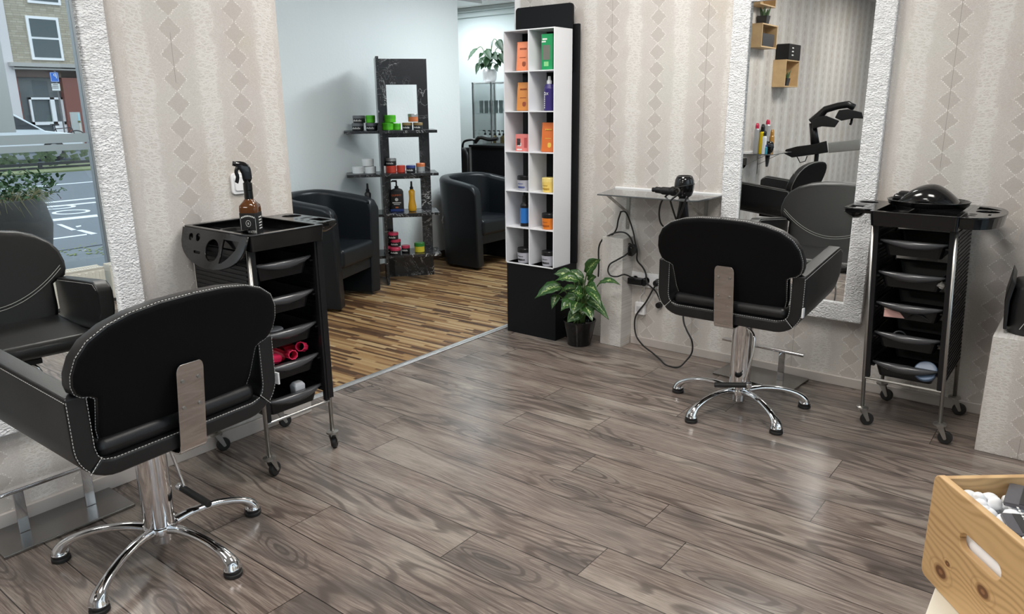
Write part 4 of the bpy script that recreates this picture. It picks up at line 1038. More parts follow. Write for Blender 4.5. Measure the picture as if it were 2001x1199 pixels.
flatpoly([(1617, 279), (1679, 271), (1681, 293), (1618, 299)], .1, 'chrome_reflector', cmat('silver_reflector', (.42, .42, .41), .3, .75))
g = MB()
for i in range(22):
    q = i/21; xx = 1619+60*q; g.tube([hp(xx, 278.5-7*q, -.1), hp(xx, 287-7*q, -.11)], .0022, 4)
g.build('lamp_grille', K['plastic'], t)
beam([(1556, 306), (1562, 318), (1572, 315), (1576, 305)], .005, 'loop_cable')
# ------------------------------------------------------------------ switch, sockets
t = thing('light_switch', 'white square light switch on the wallpaper behind the spray bottle', 'light switch', (XL, 1.803, 1.114), rad(90))
MB().plate([rrect(-.041, .041, -.041, .041, .012, 4)], .010, Matrix.Translation((0, -.005, 0)) @ Mf, .003).build('switch_frame', K['wplastic'], t)
MB().plate([rrect(-.028, .028, -.028, .028, .006, 3)], .006, Matrix.Translation((0, -.012, 0)) @ Mf, .002).build('rocker', K['wplastic'], t)
t = thing('wall_socket', 'white triple wall socket strip beside the papered pillar box', 'socket', (-2.045, YR, .407))
MB().plate([rrect(-.115, .115, -.041, .041, .006, 3)], .010, Matrix.Translation((0, -.005, 0)) @ Mf, .002).build('socket_frame', K['wplastic'], t)
for x in (-.074, 0, .074): MB().plate([rrect(-.030, .030, -.030, .030, .004, 2), circ(x*0, 0, .020, 20)], .004, Matrix.Translation((x, -.011, 0)) @ Mf).lathe([(.020, -.009), (.020, 0)], n=20, M=Matrix.Translation((x, -.010, 0)) @ Mf).build('outlet', K['wplastic'], t)
t = thing('power_adapter', 'black rectangular power adapter plugged into the wall socket', 'power adapter', (-2.10, YR, .400))
MB().box(-.062, .045, -.062, -.014, -.018, .020).build('adapter_body', K['plastic'], t, bevel=.005)
MB().lathe([(.016, 0), (.020, .006), (.020, .030)], n=18, M=Matrix.Translation((.052, -.016, -.002)) @ Mf).build('plug', K['plastic'], t)
o = MB().lathe([(.014, 0), (.020, .006), (.018, .035), (.012, .042)], n=18, M=Matrix.Translation((-1.968, YR-.014, .405)) @ Mf).build('plug', K['plastic']); tag(o, 'round black plug in the right outlet of the socket strip', 'plug')
o = MB().lathe([(.014, 0), (.019, .006), (.017, .03)], n=18, M=Matrix.Translation((-1.955, YR-.001, .27)) @ Mf).build('plug', K['plastic']); tag(o, 'small black plug low on the wall next to the chair arm', 'plug')
t = thing('wall_charger', 'small white box charger with a thin wire on the wall below the socket', 'charger', (-2.078, YR, .232))
MB().box(-.032, .032, -.028, -.001, -.038, .038).build('charger_body', K['wplastic'], t, bevel=.004)
MB().box(-.020, .020, -.030, -.028, -.020, .014).build('charger_face', cmat('light_grey_plastic', (.6, .6, .62)), t, bevel=.001)
MB().tube(smoothpath([(-.005, -.012, .038), (-.006, -.01, .07), (.015, -.008, .10), (.018, -.008, .135)], 5), .0022, 6).build('wire', K['wplastic'], t, smooth=True)
# ------------------------------------------------------------------ cables (traced on the wall plane, a few cm in front of it)
def cable(label, pts, r=.0048, k=6):
    P = [at(x, y, 1, Y) for x, y, Y in pts]; o = MB().tube(smoothpath(P, k), r, 8).build('power_cable', K['rubber'], smooth=True); return tag(o, label, 'cable')
cable('black cable looping from the dryer handle down to the chair back', [(1312, 376, 3.66), (1300, 384, 3.68), (1291, 398, 3.70), (1288, 418, 3.72), (1291, 435, 3.74), (1300, 445, 3.76), (1314, 450, 3.78)])
cable('black cable from the dryer handle crossing in a V below the glass shelf', [(1315, 374, 3.60), (1324, 368, 3.57), (1328, 374, 3.56), (1322, 382, 3.555), (1312, 390, 3.55), (1311, 396, 3.56), (1320, 425, 3.65), (1324, 434, 3.7), (1330, 418, 3.62), (1340, 390, 3.56), (1342, 384, 3.56)])
cable('black cable tied to the left shelf bracket and dropping behind the pillar box', [(1213, 414, 3.87), (1208, 430, 3.875), (1205, 446, 3.88), (1198, 457, 3.88), (1188, 462, 3.85), (1177, 468, 3.82), (1170, 485, 3.83), (1170, 520, 3.84), (1169, 540, 3.85)])
cable('black cable from the shelf bracket down the wall to the low plug on the right', [(1212, 414, 3.87), (1220, 413, 3.87), (1226, 420, 3.87), (1233, 438, 3.885), (1238, 455, 3.89), (1241, 472, 3.88), (1245, 490, 3.87), (1245, 508, 3.885), (1256, 522, 3.90), (1262, 535, 3.90), (1264, 552, 3.86), (1272, 560, 3.86), (1282, 570, 3.89), (1290, 587, 3.895)])
cable('black cable arching over the pillar top into the tied bundle', [(1186, 462, 3.83), (1198, 456, 3.85), (1212, 453, 3.86), (1224, 456, 3.86), (1233, 466, 3.86), (1238, 482, 3.865)])
cable('black cable from the bundle looping left and back to the power adapter', [(1232, 490, 3.87), (1221, 499, 3.78), (1205, 508, 3.775), (1192, 516, 3.77), (1188, 528, 3.77), (1193, 538, 3.77), (1206, 540, 3.77), (1220, 536, 3.785), (1235, 542, 3.85), (1246, 546, 3.88)])
cable('black cable hanging from the socket down to the floor in a wide loop', [(1288, 552, 3.88), (1278, 562, 3.89), (1262, 590, 3.89), (1245, 612, 3.89), (1240, 630, 3.89), (1243, 655, 3.88), (1256, 674, 3.83), (1275, 689, 3.78), (1290, 702, 3.70), (1302, 713, 3.63), (1325, 717, 3.66), (1340, 705, 3.70), (1352, 688, 3.72), (1352, 666, 3.71), (1342, 645, 3.72), (1336, 628, 3.74), (1334, 600, 3.76), (1332, 570, 3.79), (1330, 540, 3.82)])
b = MB()
for i in range(9):
    c_ = at(1235+random.uniform(-4, 4), 488+random.uniform(-4, 4), 1, 3.865); b.tube([c_+Vector((.022*cos(a), .008*sin(2*a+i), .028*sin(a))) for a in [2*pi*j/14 for j in range(14)]], .0042, 6, closed=True)
b.box(-2.128, -2.094, 3.855, 3.875, .575, .60); o = b.build('cable_bundle', K['rubber'], smooth=False); tag(o, 'tied bundle of black cable at the wall beside the pillar box', 'cable')
# ------------------------------------------------------------------ potted plants
LF = leafmat('dieffenbachia_leaf', (.022, .075, .012), (.42, .52, .20), -.03); LD = Mat('dark_leaf', (.014, .05, .016), .5, 0, .25).m
def leaf(mb, base, tip, width, droop, roll=0., n=9, face=(0, 0, 1)):
    base, tip = Vector(base), Vector(tip); ax = tip-base; L = ax.length; d = ax.normalized()
    side = d.cross(Vector(face)); side = side.normalized() if side.length > .01 else Vector((1, 0, 0)); up = side.cross(d)
    side, up = side*cos(roll)+up*sin(roll), up*cos(roll)-side*sin(roll)
    uvl = mb.b.loops.layers.uv.verify(); rows = []
    for i in range(n+1):
        v = i/n; w = width*(sin(pi*min(1, v*.93+.07)**.72))*(1 if v < 1 else .02)
        c = base+ax*v+Vector((0, 0, 1))*(droop*L*sin(pi*v)*.5)
        rows.append([(mb.b.verts.new(c+side*(w*u)+up*(abs(u)*w*.30)+up*(.004*sin(v*22+u*4))), ((u+1)/2, v)) for u in (-1, -.5, 0, .5, 1)])
    for i in range(n):
        for j in range(4):
            q = (rows[i][j], rows[i][j+1], rows[i+1][j+1], rows[i+1][j]); f = mb.b.faces.new([a for a, _ in q])
            for lp_, (_, uv) in zip(f.loops, q): lp_[uvl].uv = uv
def finish_leaves(o): 
    d = o.modifiers.new('s', 'SOLIDIFY'); d.thickness = .0009
    for p in o.data.polygons: p.use_smooth = True
PX, PY = -2.385, 3.71
t = thing('potted_plant', 'dieffenbachia with pale spotted leaves in a black pot beside the display tower', 'potted plant', (0, 0, 0))
MB().lathe([(.068, 0), (.072, .004), (.100, .148), (.103, .150), (.103, .158), (.096, .158), (.094, .135)], (PX, PY, 0), 28).build('pot', K['gloss'], t, smooth=False, bevel=.001)
MB().lathe([(.0, .132), (.093, .134)], (PX, PY, 0), 20).build('soil', cmat('soil', (.02, .013, .009), .9), t)
lv, stm = MB(), MB()
LS = [((1097, 560, 3.60), (1045, 583, 3.52), .034), ((1118, 540, 3.62), (1082, 535, 3.58), .026), ((1130, 548, 3.58), (1085, 548, 3.52), .030), ((1120, 590, 3.56), (1096, 607, 3.48), .032), ((1128, 590, 3.55), (1118, 615, 3.47), .034),
      ((1146, 535, 3.62), (1173, 507, 3.58), .030), ((1140, 545, 3.66), (1108, 530, 3.64), .020), ((1148, 560, 3.60), (1170, 575, 3.55), .026), ((1150, 585, 3.62), (1190, 625, 3.56), .026), ((1172, 552, 3.60), (1212, 556, 3.56), .014),
      ((1138, 575, 3.52), (1120, 572, 3.46), .030), ((1144, 600, 3.56), (1158, 628, 3.50), .024), ((1130, 612, 3.54), (1108, 630, 3.48), .028), ((1150, 550, 3.68), (1165, 540, 3.66), .024), ((1090, 575, 3.6), (1078, 604, 3.55), .020),
      ((1136, 560, 3.68), (1125, 545, 3.70), .026), ((1145, 575, 3.66), (1168, 590, 3.68), .026), ((1135, 600, 3.6), (1135, 625, 3.54), .024), ((1125, 580, 3.6), (1100, 590, 3.58), .024), ((1152, 570, 3.56), (1175, 600, 3.50), .022), ((1140, 590, 3.7), (1150, 560, 3.74), .026)]
random.seed(3)
for (bx_, by_, bY), (tx_2, ty_, tY), w_ in LS:
    b_, t_ = at(bx_, by_, 1, bY), at(tx_2, ty_, 1, tY); leaf(lv, b_, t_, w_*1.35, .22, random.uniform(-.4, .4), face=(.25, -.75, .6))
    stm.tube(smoothpath([(PX+random.uniform(-.03, .03), PY+random.uniform(-.03, .03), .13), ((PX+b_.x)/2, (PY+b_.y)/2+.01, b_.z*.62+.05), b_], 4), [.006]*4+[.0035]*5, 6)
for i in range(14):
    a = i*2.4; b_ = Vector((PX+.03*cos(a), PY+.02+.03*sin(a), .20+.012*i)); t_ = b_+Vector((.10*cos(a), .09*sin(a)-.02, .04-.006*i)); leaf(lv, b_, t_, .036, .25, random.uniform(-.3, .3), face=(.2, -.5, .8))
o = lv.build('leaves', LF, t); finish_leaves(o); stm.build('stems', cmat('green_stem', (.10, .17, .05), .5), t, smooth=True)
# ------------------------------------------------------------------ crate on cream table
def atz(x, y, z): return at(x, y, 2, z)
cA = CAM+ray(1828, 925).normalized()*1.30; ZT = cA.z; ZB = ZT-.165
d1 = (atz(2001, 1070, ZT)-cA).to_2d().normalized(); d2 = (atz(2001, 916, ZT)-cA).to_2d().normalized()
d2 = Vector((-d1.y, d1.x)) if Vector((-d1.y, d1.x)).dot(d2) > 0 else Vector((d1.y, -d1.x))
Mc = Matrix(((d1.x, d2.x, 0, cA.x), (d1.y, d2.y, 0, cA.y), (0, 0, 1, ZB), (0, 0, 0, 1)))
t = thing('pine_crate', 'open pine wood crate with a slot handle full of cotton at the lower right corner', 'crate'); t.matrix_world = Mc
LA, LB, Hc, kk = .34, .26, .165, .011
Mx1 = Matrix.Rotation(rad(90), 4, 'X')
m = MB(); m.plate([rrect(0, LA, 0, Hc, .012, 4), rrect(.072, .165, Hc-.074, Hc-.046, .0139, 5)], kk, Matrix.Translation((0, kk/2, 0)) @ Mx1, .002); m.build('long_side', K['pine'], t)
MB().plate([rrect(0, LA, 0, Hc, .012, 4)], kk, Matrix.Translation((0, LB-kk/2, 0)) @ Mx1, .002).build('long_side', K['pine'], t)
for x in (0, LA-kk): MB().box(x+.0005, x+kk-.0005, kk, LB-kk, .0, Hc-.003).build('short_side', K['pine'], t, bevel=.001)
MB().box(kk, LA-kk, kk, LB-kk, .004, .012).build('crate_bottom', K['pine'], t)
cot = MB(); random.seed(11)
for i in range(430):
    x, y = random.uniform(.024, LA-.024), random.uniform(.024, LB-.024); r = random.uniform(.0085, .0125)
    cot.ball((x, y,   .142-r+random.uniform(-.010, .010)), (r, r*random.uniform(.8, 1.1), r*random.uniform(.7, 1)), 6)
cot.box(.014, LA-.014, .014, LB-.014, .06, .120)
o = cot.build('cotton_balls', simple('cotton', (.92, .93, .95), .9, var=.03), smooth=True, kind='stuff'); o.matrix_world = Mc; o['label'] = 'heap of white cotton balls filling the pine crate'; o['category'] = 'cotton'
def packet(label, x, y, rz, z, s=1.):
    t = thing('packet', label, 'packet'); t.matrix_world = Mc @ Matrix.Translation((x, y, z)) @ Matrix.Rotation(rz, 4, 'Z') @ Matrix.Rotation(rad(4), 4, 'X')
    MB().loft([[(x_, y_, z_) for x_, y_ in rrect(-a, a, -b, b, .003, 2)] for z_, a, b in ((0, .062*s, .036*s), (.003, .064*s, .038*s), (.006, .062*s, .036*s))]).build('wrapper', cmat('grey_foil', (.16, .16, .18), .25, .5), t)
    MB().box(-.060*s, .060*s, -.002, .034*s, .006, .0066).build('black_band', K['label_k'], t)
    m = MB()
    for k in range(7): m.box(-.045+.011*k, -.037+.011*k, .018, .0225, .0066, .0070)
    for k in range(10): m.box(-.045+.008*k, -.040+.008*k, .008, .0105, .0066, .0070)
    m.build('label_text', K['ink'], t)
Mi = Mc.inverted(); pk1 = Mi @ atz(2000, 970, ZB+.153); pk2 = Mi @ atz(1992, 1022, ZB+.15)
packet('black and clear foil packet lying on the cotton near the crate back wall', pk1.x, pk1.y, rad(-40), .149, .55)
packet('dark foil packet half sunk in the cotton in the crate middle', pk2.x, pk2.y, rad(-20), .144, .42)
# cream table under the crate
e1 = atz(1831, 1138, ZB-.003)
TXL = e1.x; t = thing('side_table', 'cream lacquered low table holding the pine crate', 'table', (0, 0, 0)); yb_ = e1.y+.10
MB().box(TXL, .27, .45, yb_, ZB-.028, ZB-.002).build('table_top', K['cream'], t, bevel=.002)
MB().box(TXL+.02, .25, .48, yb_-.02, .0, ZB-.028).build('cabinet', K['cream'], t, bevel=.002)
# ------------------------------------------------------------------ far room furniture
t = thing('glass_cabinet', 'tall clear glass cabinet with pump bottles behind the display tower', 'glass cabinet', (-5.62, 6.50, 0))
for x, y in ((0, 0), (.26, 0), (.62, 0), (0, .38), (.62, .38)): MB().box(x, x+.016, y, y+.016, 0, 1.665).build('post', K['alu'], t)
for z in (.05, .60, .95, 1.33, 1.655): MB().box(.004, .632, .004, .392, z, z+.008).build('glass_shelf', K['cabglass'] if z < 1.6 else K['wplastic'], t)
for a_ in ((.0, .636, -.002, .002), (.0, .004, 0, .396), (.632, .636, 0, .396)): MB().box(*a_, .05, 1.66).build('pane', K['cabglass'], t)
def far_pump(px, lab, body):
    p = at(px, 262, 1, 6.66); t = thing('pump_bottle', lab, 'bottle', (p.x, p.y, .9585), 0, 'pump bottles in the glass cabinet')
    MB().lathe([(.036, 0), (.037, .004), (.037, .12), (.014, .14)], n=18).build('bottle_body', body, t)
    MB().lathe([(.013, .138), (.013, .16), (.004, .162), (.004, .19)], n=12).tube([(0, 0, .188), (-.03, 0, .188)], .007, 6).build('pump', K['plastic'], t)
olv = cmat('olive_bottle', (.20, .15, .05), .25)
far_pump(948, 'white pump bottle, leftmost in the glass cabinet', wht); far_pump(958, 'grey white pump bottle second from left in the cabinet', cmat('grey_white', (.6, .64, .64)))
far_pump(967, 'olive brown pump bottle in the middle of the cabinet row', olv); far_pump(976, 'white pump bottle right of the middle olive one', wht); far_pump(984, 'olive brown pump bottle nearest the display tower', olv)
for i in range(6):
    p = at(941+i*9.5, 212, 1, 6.66)
    o = MB().lathe([(.020, 0), (.024, .03), (.019, .07), (.024, .12), (.022, .135)], n=14).build('cup_stack', cmat('grey_glass', (.28, .34, .34), .2), loc=(p.x, p.y, 1.3385)); tag(o, 'grey ribbed stack of cups on the upper glass cabinet shelf', 'cup stack', 'stacks of cups in the glass cabinet')
t = thing('potted_plant', 'trailing dark green plant in a white pot on top of the glass cabinet', 'potted plant', (0, 0, 0)); pp = at(957, 157, 1, 6.62); Pz = 1.6635
MB().lathe([(.055, 0), (.075, .03), (.080, .10), (.076, .135), (.07, .135), (.07, .11)], (pp.x, pp.y, Pz), 24).build('pot', K['wplastic'], t, smooth=True)
lv, stm = MB(), MB()
for (ax_, ay_, bx2, by2, w_) in ((932, 95, 914, 118, .035), (950, 98, 960, 118, .045), (955, 112, 948, 133, .05), (945, 112, 935, 128, .03), (936, 123, 930, 146, .028), (972, 80, 984, 102, .045), (978, 105, 985, 125, .05), (968, 108, 978, 130, .05), (962, 105, 972, 118, .04), (946, 124, 940, 136, .03), (970, 125, 972, 140, .035), (985, 95, 990, 116, .04), (952, 126, 958, 136, .04), (943, 104, 936, 114, .022)):
    b_, t_ = at(ax_, ay_, 1, 6.60), at(bx2, by2, 1, 6.50); leaf(lv, b_, t_, w_, .1, random.uniform(-.4, .4), face=(.3, -.7, .5)); stm.tube(smoothpath([(pp.x, pp.y, Pz+.12), ((pp.x+b_.x)/2, 6.6, max(b_.z, Pz+.2)), b_], 4), .004, 5)
stm.tube([at(960, 112, 1, 6.6), at(960, 81, 1, 6.6)], .003, 5)
o = lv.build('leaves', LD, t); finish_leaves(o); stm.build('stems', cmat('green_stem', (.10, .17, .05), .5), t)
t = thing('reception_desk', 'black front desk with a pale steel edge behind the far tub armchair', 'desk', (0, 0, 0)); pd = at(921, 285, 1, 6.05)
MB().box(pd.x, pd.x+1.25, 6.05, 6.45, 0, pd.z-.008).build('desk_body', K['matte'], t); MB().box(pd.x-.02, pd.x+1.27, 6.03, 6.47, pd.z-.008, pd.z+.012).build('desk_top', K['plastic'], t); MB().box(pd.x-.018, pd.x, 6.035, 6.05, 0, pd.z-.008).build('edge_strip', K['alu'], t)
t = thing('handbag', 'black bag with a shoulder strap hanging at the left end of the black desk', 'bag', (pd.x-.12, 6.1, 0))
MB().loft([[(x, y, z) for x, y in rrect(-a, a, -.07, .07, .03, 3)] for z, a in ((.60, .07), (.66, .09), (.92, .085), (.99, .05))]).build('bag_body', K['leather'], t, smooth=True)
MB().tube(smoothpath([(-.05, 0, .97), (-.01, -.02, 1.05), (.10, -.02, 1.075), (.18, 0, 1.07)], 5), .012, 6).build('strap', K['leather'], t)
MB().tube(smoothpath([(.15, -.02, 1.05), (.22, -.03, 1.10), (.32, 0, 1.08), (.42, .02, 1.09)], 5), .02, 6).build('strap', K['leather'], t)
# ------------------------------------------------------------------ radiators under the shop window
for y0, y1, lab in ((1.35, 2.455, 'low white panel radiator under the shop window with a grille top'), (2.50, 3.30, 'second low white radiator continuing along the window')):
    t = thing('radiator', lab, 'radiator', (0, 0, 0)); x0, x1 = .125, .235
    MB().box(x0, x0+.012, y0, y1, .03, .275).build('front_panel', K['radw'], t, bevel=.003)
    f = MB()
    for i in range(int((y1-y0)/.05)): f.box(x0-.006, x0, y0+.015+i*.05, y0+.035+i*.05, .05, .255)
    f.build('fluting', K['radw'], t, bevel=.002)
    MB().box(x1-.01, x1, y0, y1, .03, .285).build('rear_panel', K['radw'], t); MB().box(x0, x1, y0-.001, y0+.003, .03, .28).box(x0, x1, y1-.003, y1+.001, .03, .28).build('end_plate', K['radw'], t)
    g = MB()
    for i in range(int((y1-y0)/.018)): g.box(x0+.012, x1-.01, y0+i*.018, y0+i*.018+.010, .275, .280)
    g.box(x0, x0+.02, y0, y1, .270, .284).box(x1-.02, x1, y0, y1, .270, .284).build('top_grille', K['radw'], t)
    MB().box(x0+.03, x1-.03, y0+.1, y0+.14, 0, .06).box(x0+.03, x1-.03, y1-.14, y1-.1, 0, .06).build('feet', K['radw'], t)
    if y0 < 1: MB().box(x0-.02, x0, y1-.36, y1-.30, .10, .26).build('valve_box', K['radw'], t, bevel=.004)
# ------------------------------------------------------------------ the street, seen by way of the left mirror
ZG = -.05
st('sidewalk', MB().box(.46, 3.05, -12, 24, ZG-.1, ZG), K['pave']); st('gutter', MB().box(3.05, 3.22, -12, 30, ZG-.12, ZG-.03), asphalt('gutter_paving', (.05, .055, .06), (.09, .10, .11)))
st('road', MB().box(3.22, 14.6, -30, 60, ZG-.2, ZG-.02), K['asph']); st('verge', MB().box(14.6, 17.5, -30, 60, ZG-.2, ZG+.02), asphalt('grass_verge', (.10, .14, .05), (.26, .28, .14)))
st('road_far', MB().box(17.5, 24, -30, 60, ZG-.2, ZG), K['asph']); st('sidewalk_far', MB().box(24, 40, -30, 60, ZG-.2, ZG+.06), K['pave'])
def mark(lab, pts):
    P = [mat_l(x, y, 2, ZG-.015) for x, y in pts]; A_ = [p+Vector((0, 0, .0)) for p in P]; B_ = [p-Vector((0, 0, .004)) for p in P]
    o = MB().loft([A_, B_]).build('road_marking', K['paint']); tag(o, lab, 'road marking')
def strip(lab, x0, x1, w, y0=-30, y1=60): o = MB().box(x0, x0+w, y0, y1, ZG-.0195, ZG-.014).build('road_marking', K['paint']); tag(o, lab, 'road marking')
strip('white edge line on the far side of the street', 11.2, 0, .12); strip('white lane line, farther of the double pair', 8.0, 0, .14); strip('white lane line, nearer of the double pair', 7.35, 0, .14)
mark('broad white bar across the street lane seen in the left mirror', [(104, 428), (106, 432), (193, 423), (191, 419)])
mark('white arrow stroke slanting across the lane, upper piece', [(112, 438), (122, 438), (151, 449), (141, 450)]); mark('white arrow stroke slanting across the lane, lower piece', [(151, 450), (162, 449), (192, 456), (180, 458)])
mark('thin white line beyond the planter near the curb', [(95, 467), (96, 469), (172, 459), (171, 457)]); mark('short white dash in the middle of the lane', [(149, 442), (160, 440), (160, 442), (152, 444)])
def ringmark(lab, c, rx, ry, w):
    P = []
    for r in (1, 1-w):
        P.append([mat_l(c[0]+rx*r*cos(a), c[1]+(ry*(r if r == 1 else r*.9))*sin(a)+(-.06)*(rx*r*cos(a)), 2, ZG-.0145) for a in [2*pi*i/28 for i in range(28)]])
    L = [P[0], P[1], [p-Vector((0, 0, .004)) for p in P[1]], [p-Vector((0, 0, .004)) for p in P[0]]]
    o = MB().loft([[l[i] for l in L] for i in range(28)], cap=False, closed=True).build('road_marking', K['paint']); tag(o, lab, 'road marking')
ringmark('white oval painted numeral on the lane, farther one', (110, 405), 40, 3.6, .22); ringmark('white oval painted numeral on the lane, nearer one', (140, 414), 38, 4.2, .22)
lvs = MB(); random.seed(5)
for i in range(150):
    p = Vector((random.gauss(2.8, .16), random.uniform(2.6, 4.4), ZG+.004)); lvs.quad(p, p+Vector((.03, .01, .004)), p+Vector((.035, .04, .0)), p+Vector((.0, .03, .006)))
o = lvs.build('fallen_leaves', cmat('leaf_litter', (.22, .27, .05), .8)); o['kind'] = 'stuff'; o['label'] = 'yellow green fallen leaves along the curb outside'; o['category'] = 'leaves'
# planter
pc = mat_l(40, 430, 0, 2.1); pcx, pcy = 2.10, 2.44
t = thing('street_planter', 'big dark round concrete planter with shrubs on the sidewalk, seen in the left mirror', 'planter', (pcx, pcy, ZG))
MB().lathe([(.25, 0), (.30, .03), (.40, .25), (.43, .45), (.40, .62), (.36, .70), (.33, .70), (.33, .66)], n=36).build('bowl', asphalt('dark_concrete', (.045, .042, .040), (.085, .08, .075)), t, smooth=True)
lv = MB(); random.seed(8)
for i in range(420):
    a = random.uniform(0, 2*pi); r = .45*random.random()**.5; z = .70+random.uniform(0, .26)*(1-r*.6)
    p = Vector((r*1.15*cos(a), r*1.25*sin(a), z)); dv = Vector((random.uniform(-1, 1), random.uniform(-1, 1), random.uniform(-.5, .8))).normalized()*random.uniform(.04, .075); leaf(lv, p, p+dv, random.uniform(.012, .022), .1, random.uniform(-1, 1), 3)
o = lv.build('shrub_leaves', cmat('shrub_green', (.05, .11, .035), .5), t)
gr = MB()
for i in range(170):
    a = random.uniform(0, 2*pi); p = Vector((.27*cos(a), .27*sin(a), .66)); q_ = p+Vector((.20*cos(a+random.uniform(-.4, .4)), .20*sin(a+random.uniform(-.4, .4)), random.uniform(-.10, .12))); md = (p+q_)/2+Vector((0, 0, .08)); gr.tube([p, md, q_], [.003, .003, .0008], 4)
gr.build('grass_tufts', cmat('dry_grass', (.27, .25, .12), .7), t)
o = MB().box(2.9, 2.94, 3.80, 3.86, ZG, .80).box(2.86, 2.98, 3.76, 3.90, ZG, ZG+.02).build('street_post', cmat('dark_brown_post', (.05, .035, .03), .6)); tag(o, 'slim dark post by the curb at the edge of the left mirror', 'post')
# rail
t = thing('guard_rail', 'low dark steel rail along the green verge across the street', 'railing', (15.6, 0, 0))
for z0, z1 in ((.08, .17), (.21, .28)): MB().box(-.03, .03, 0, 14, z0-.15, z1-.15).build('rail', cmat('dark_rail', (.03, .03, .035), .4), t)
for i in range(8): MB().box(-.04, .04, 1+i*1.7, 1.08+i*1.7, ZG, .13).build('rail_post', cmat('dark_rail', (.03, .03, .035), .4), t)
hb = MB(); random.seed(9)
for i in range(500):
    p = Vector((random.uniform(16.2, 17.0), random.uniform(2, 14), ZG+random.uniform(0, .38))); hb.quad(p, p+Vector((.0, .10, .03)), p+Vector((.05, .09, .11)), p+Vector((.02, -.03, .09)))
o = hb.build('low_hedge', cmat('hedge_green', (.06, .09, .04), .7)); tag(o, 'low green hedge growing on the verge behind the rail', 'hedge')
# car
def car(label, y0, x0, s):
    t = thing('car', label, 'car', (x0, y0, ZG))
    prof = [(0, .35), (.02, .62), (.25, .78), (1.0, .88), (1.75, 1.38), (2.2, 1.47), (3.3, 1.45), (4.0, 1.05), (4.3, .95), (4.35, .45), (4.2, .30), (.1, .28)]
    L = []
    for x, k in ((0, .0), (.08, .03), (1.62, .03), (1.7, .0)): L.append([(x, -y*s if s < 0 else -y, z if z < .9 else z-k) for y, z in prof])
    MB().loft(L).build('car_body', cmat('white_car_paint', (.72, .76, .80), .2), t, bevel=.04)
    win = [(1.15, .92), (1.8, 1.33), (2.3, 1.40), (3.2, 1.38), (3.75, 1.0)]
    for x in (-.006, 1.706): MB().loft([[(x-.004, -y, z) for y, z in win], [(x+.004, -y, z) for y, z in win]]).build('side_window', cmat('dark_car_glass', (.02, .025, .03), .1), t)
    for y in (-.85, -3.45):
        w = MB().cyl((-.03, y, .31), (.16, y, .31), .31, n=24).build('wheel', K['rubber'], t); MB().cyl((-.04, y, .31), (-.028, y, .31), .19, n=18).build('hub_cap', cmat('hub_grey', (.4, .41, .42), .3, .5), w)
    return t
car('white car parked across the street, partly hidden by the window film', 10.4, 19.0, 1)
# buildings
FX = 27.5
def fz(x, y): p = mat_l(x, y, 0, FX); return p.y, p.z
t = thing('apartment_building', 'pale brick building with white windows over a red brown shopfront across the street', 'building', (FX, 0, 0))
yl0, _ = fz(14, 60); yr0, _ = fz(137, 60); _, zl = fz(80, 124)
MB().box(0, 6, yl0, yr0, zl, 14).build('brick_wall', K['brick'], t)
for (xa, ya, xb, yb2) in ((45, 30, 112, 116), (38, -70, 107, 4)):
    a_, z1 = fz(xa+3, ya); b2, _ = fz(xb-1, ya); _, z0 = fz(xa+3, yb2)
    fr = MB().box(-.08, .05, a_, b2, z0, z1).build('window_frame', K['wplastic'], t)
    MB().box(-.10, -.08, a_+.10, b2-.10, z0+.10, (z0+z1)/2-.03).box(-.10, -.08, a_+.10, b2-.10, (z0+z1)/2+.05, z1-.10).build('pane', cmat('dark_pane', (.06, .08, .085), .1), fr)
MB().box(-.35, 0, yl0-.2, yr0+.25, zl-.14, zl).box(-.25, 0, yl0-.1, yr0+.15, zl-.24, zl-.18).build('cornice', cmat('stone_grey', (.42, .40, .38), .7), t)
MB().box(-.10, 6, fz(2, 60)[0]-1.5, yl0, 0, 14).build('white_pier', cmat('pale_render', (.66, .62, .62), .7), t)
pa, _ = fz(128, 200); MB().box(.3, 6, yl0, yr0+.2, ZG, zl-.2).build('ground_floor', cmat('grey_glazing', (.10, .115, .12), .3), t)
cr = cmat('red_brown_render', (.20, .065, .05), .8)
a_, z1 = fz(30, 150); b2, _ = fz(56, 230); MB().box(0, .3, a_-.5, b2-.15, ZG, z1).build('pier', cmat('rust_red_render', (.26, .07, .05), .8), t)
MB().box(-.02, .3, pa, yr0+.15, ZG, zl-.24).build('pier', cr, t); MB().box(-.02, .3, yl0, yr0+.15, z1, zl-.24).build('fascia', cmat('dark_umber', (.10, .06, .05), .8), t)
da, dz1 = fz(60, 190); db, _ = fz(126, 188)
d = MB().box(.18, .28, da, db, dz1-.08, dz1).box(.18, .28, da, da+.08, ZG, dz1).box(.18, .28, db-.08, db, ZG, dz1)
dm = da+(db-da)*.68; d.box(.18, .28, dm-.08, dm+.08, ZG, dz1).box(.18, .28, da, db, dz1-1.05, dz1-.93).box(.2, .28, dm, db, ZG, dz1-1.0)
d.build('door_frame', K['wplastic'], t)
t2 = thing('neighbour_building', 'white building strip with a rainbow banner beside the brick building', 'building', (FX+.4, 0, 0))
MB().box(0, 5, yr0+.02, yr0+3.2, zl-.1, 14).build('wall', cmat('pale_render', (.66, .62, .62), .7), t2)
ya_, zz1 = fz(134, 8); yb3, zz0 = fz(148, 72)
for k, c_ in enumerate(((.60, .05, .03), (.75, .30, .02), (.80, .65, .05), (.55, .62, .35), (.50, .58, .58))): MB().box(-.12, -.06, yr0+.30, yr0+.55, zz1-(k+1)*(zz1-zz0)/5, zz1-k*(zz1-zz0)/5).build('banner_stripe', cmat('banner_%d' % k, c_, .6), t2)
MB().box(0, 5, yr0+.2, yr0+3.2, ZG, zl-.1).build('shopfront', cmat('blue_grey_glass', (.14, .19, .22), .3), t2)
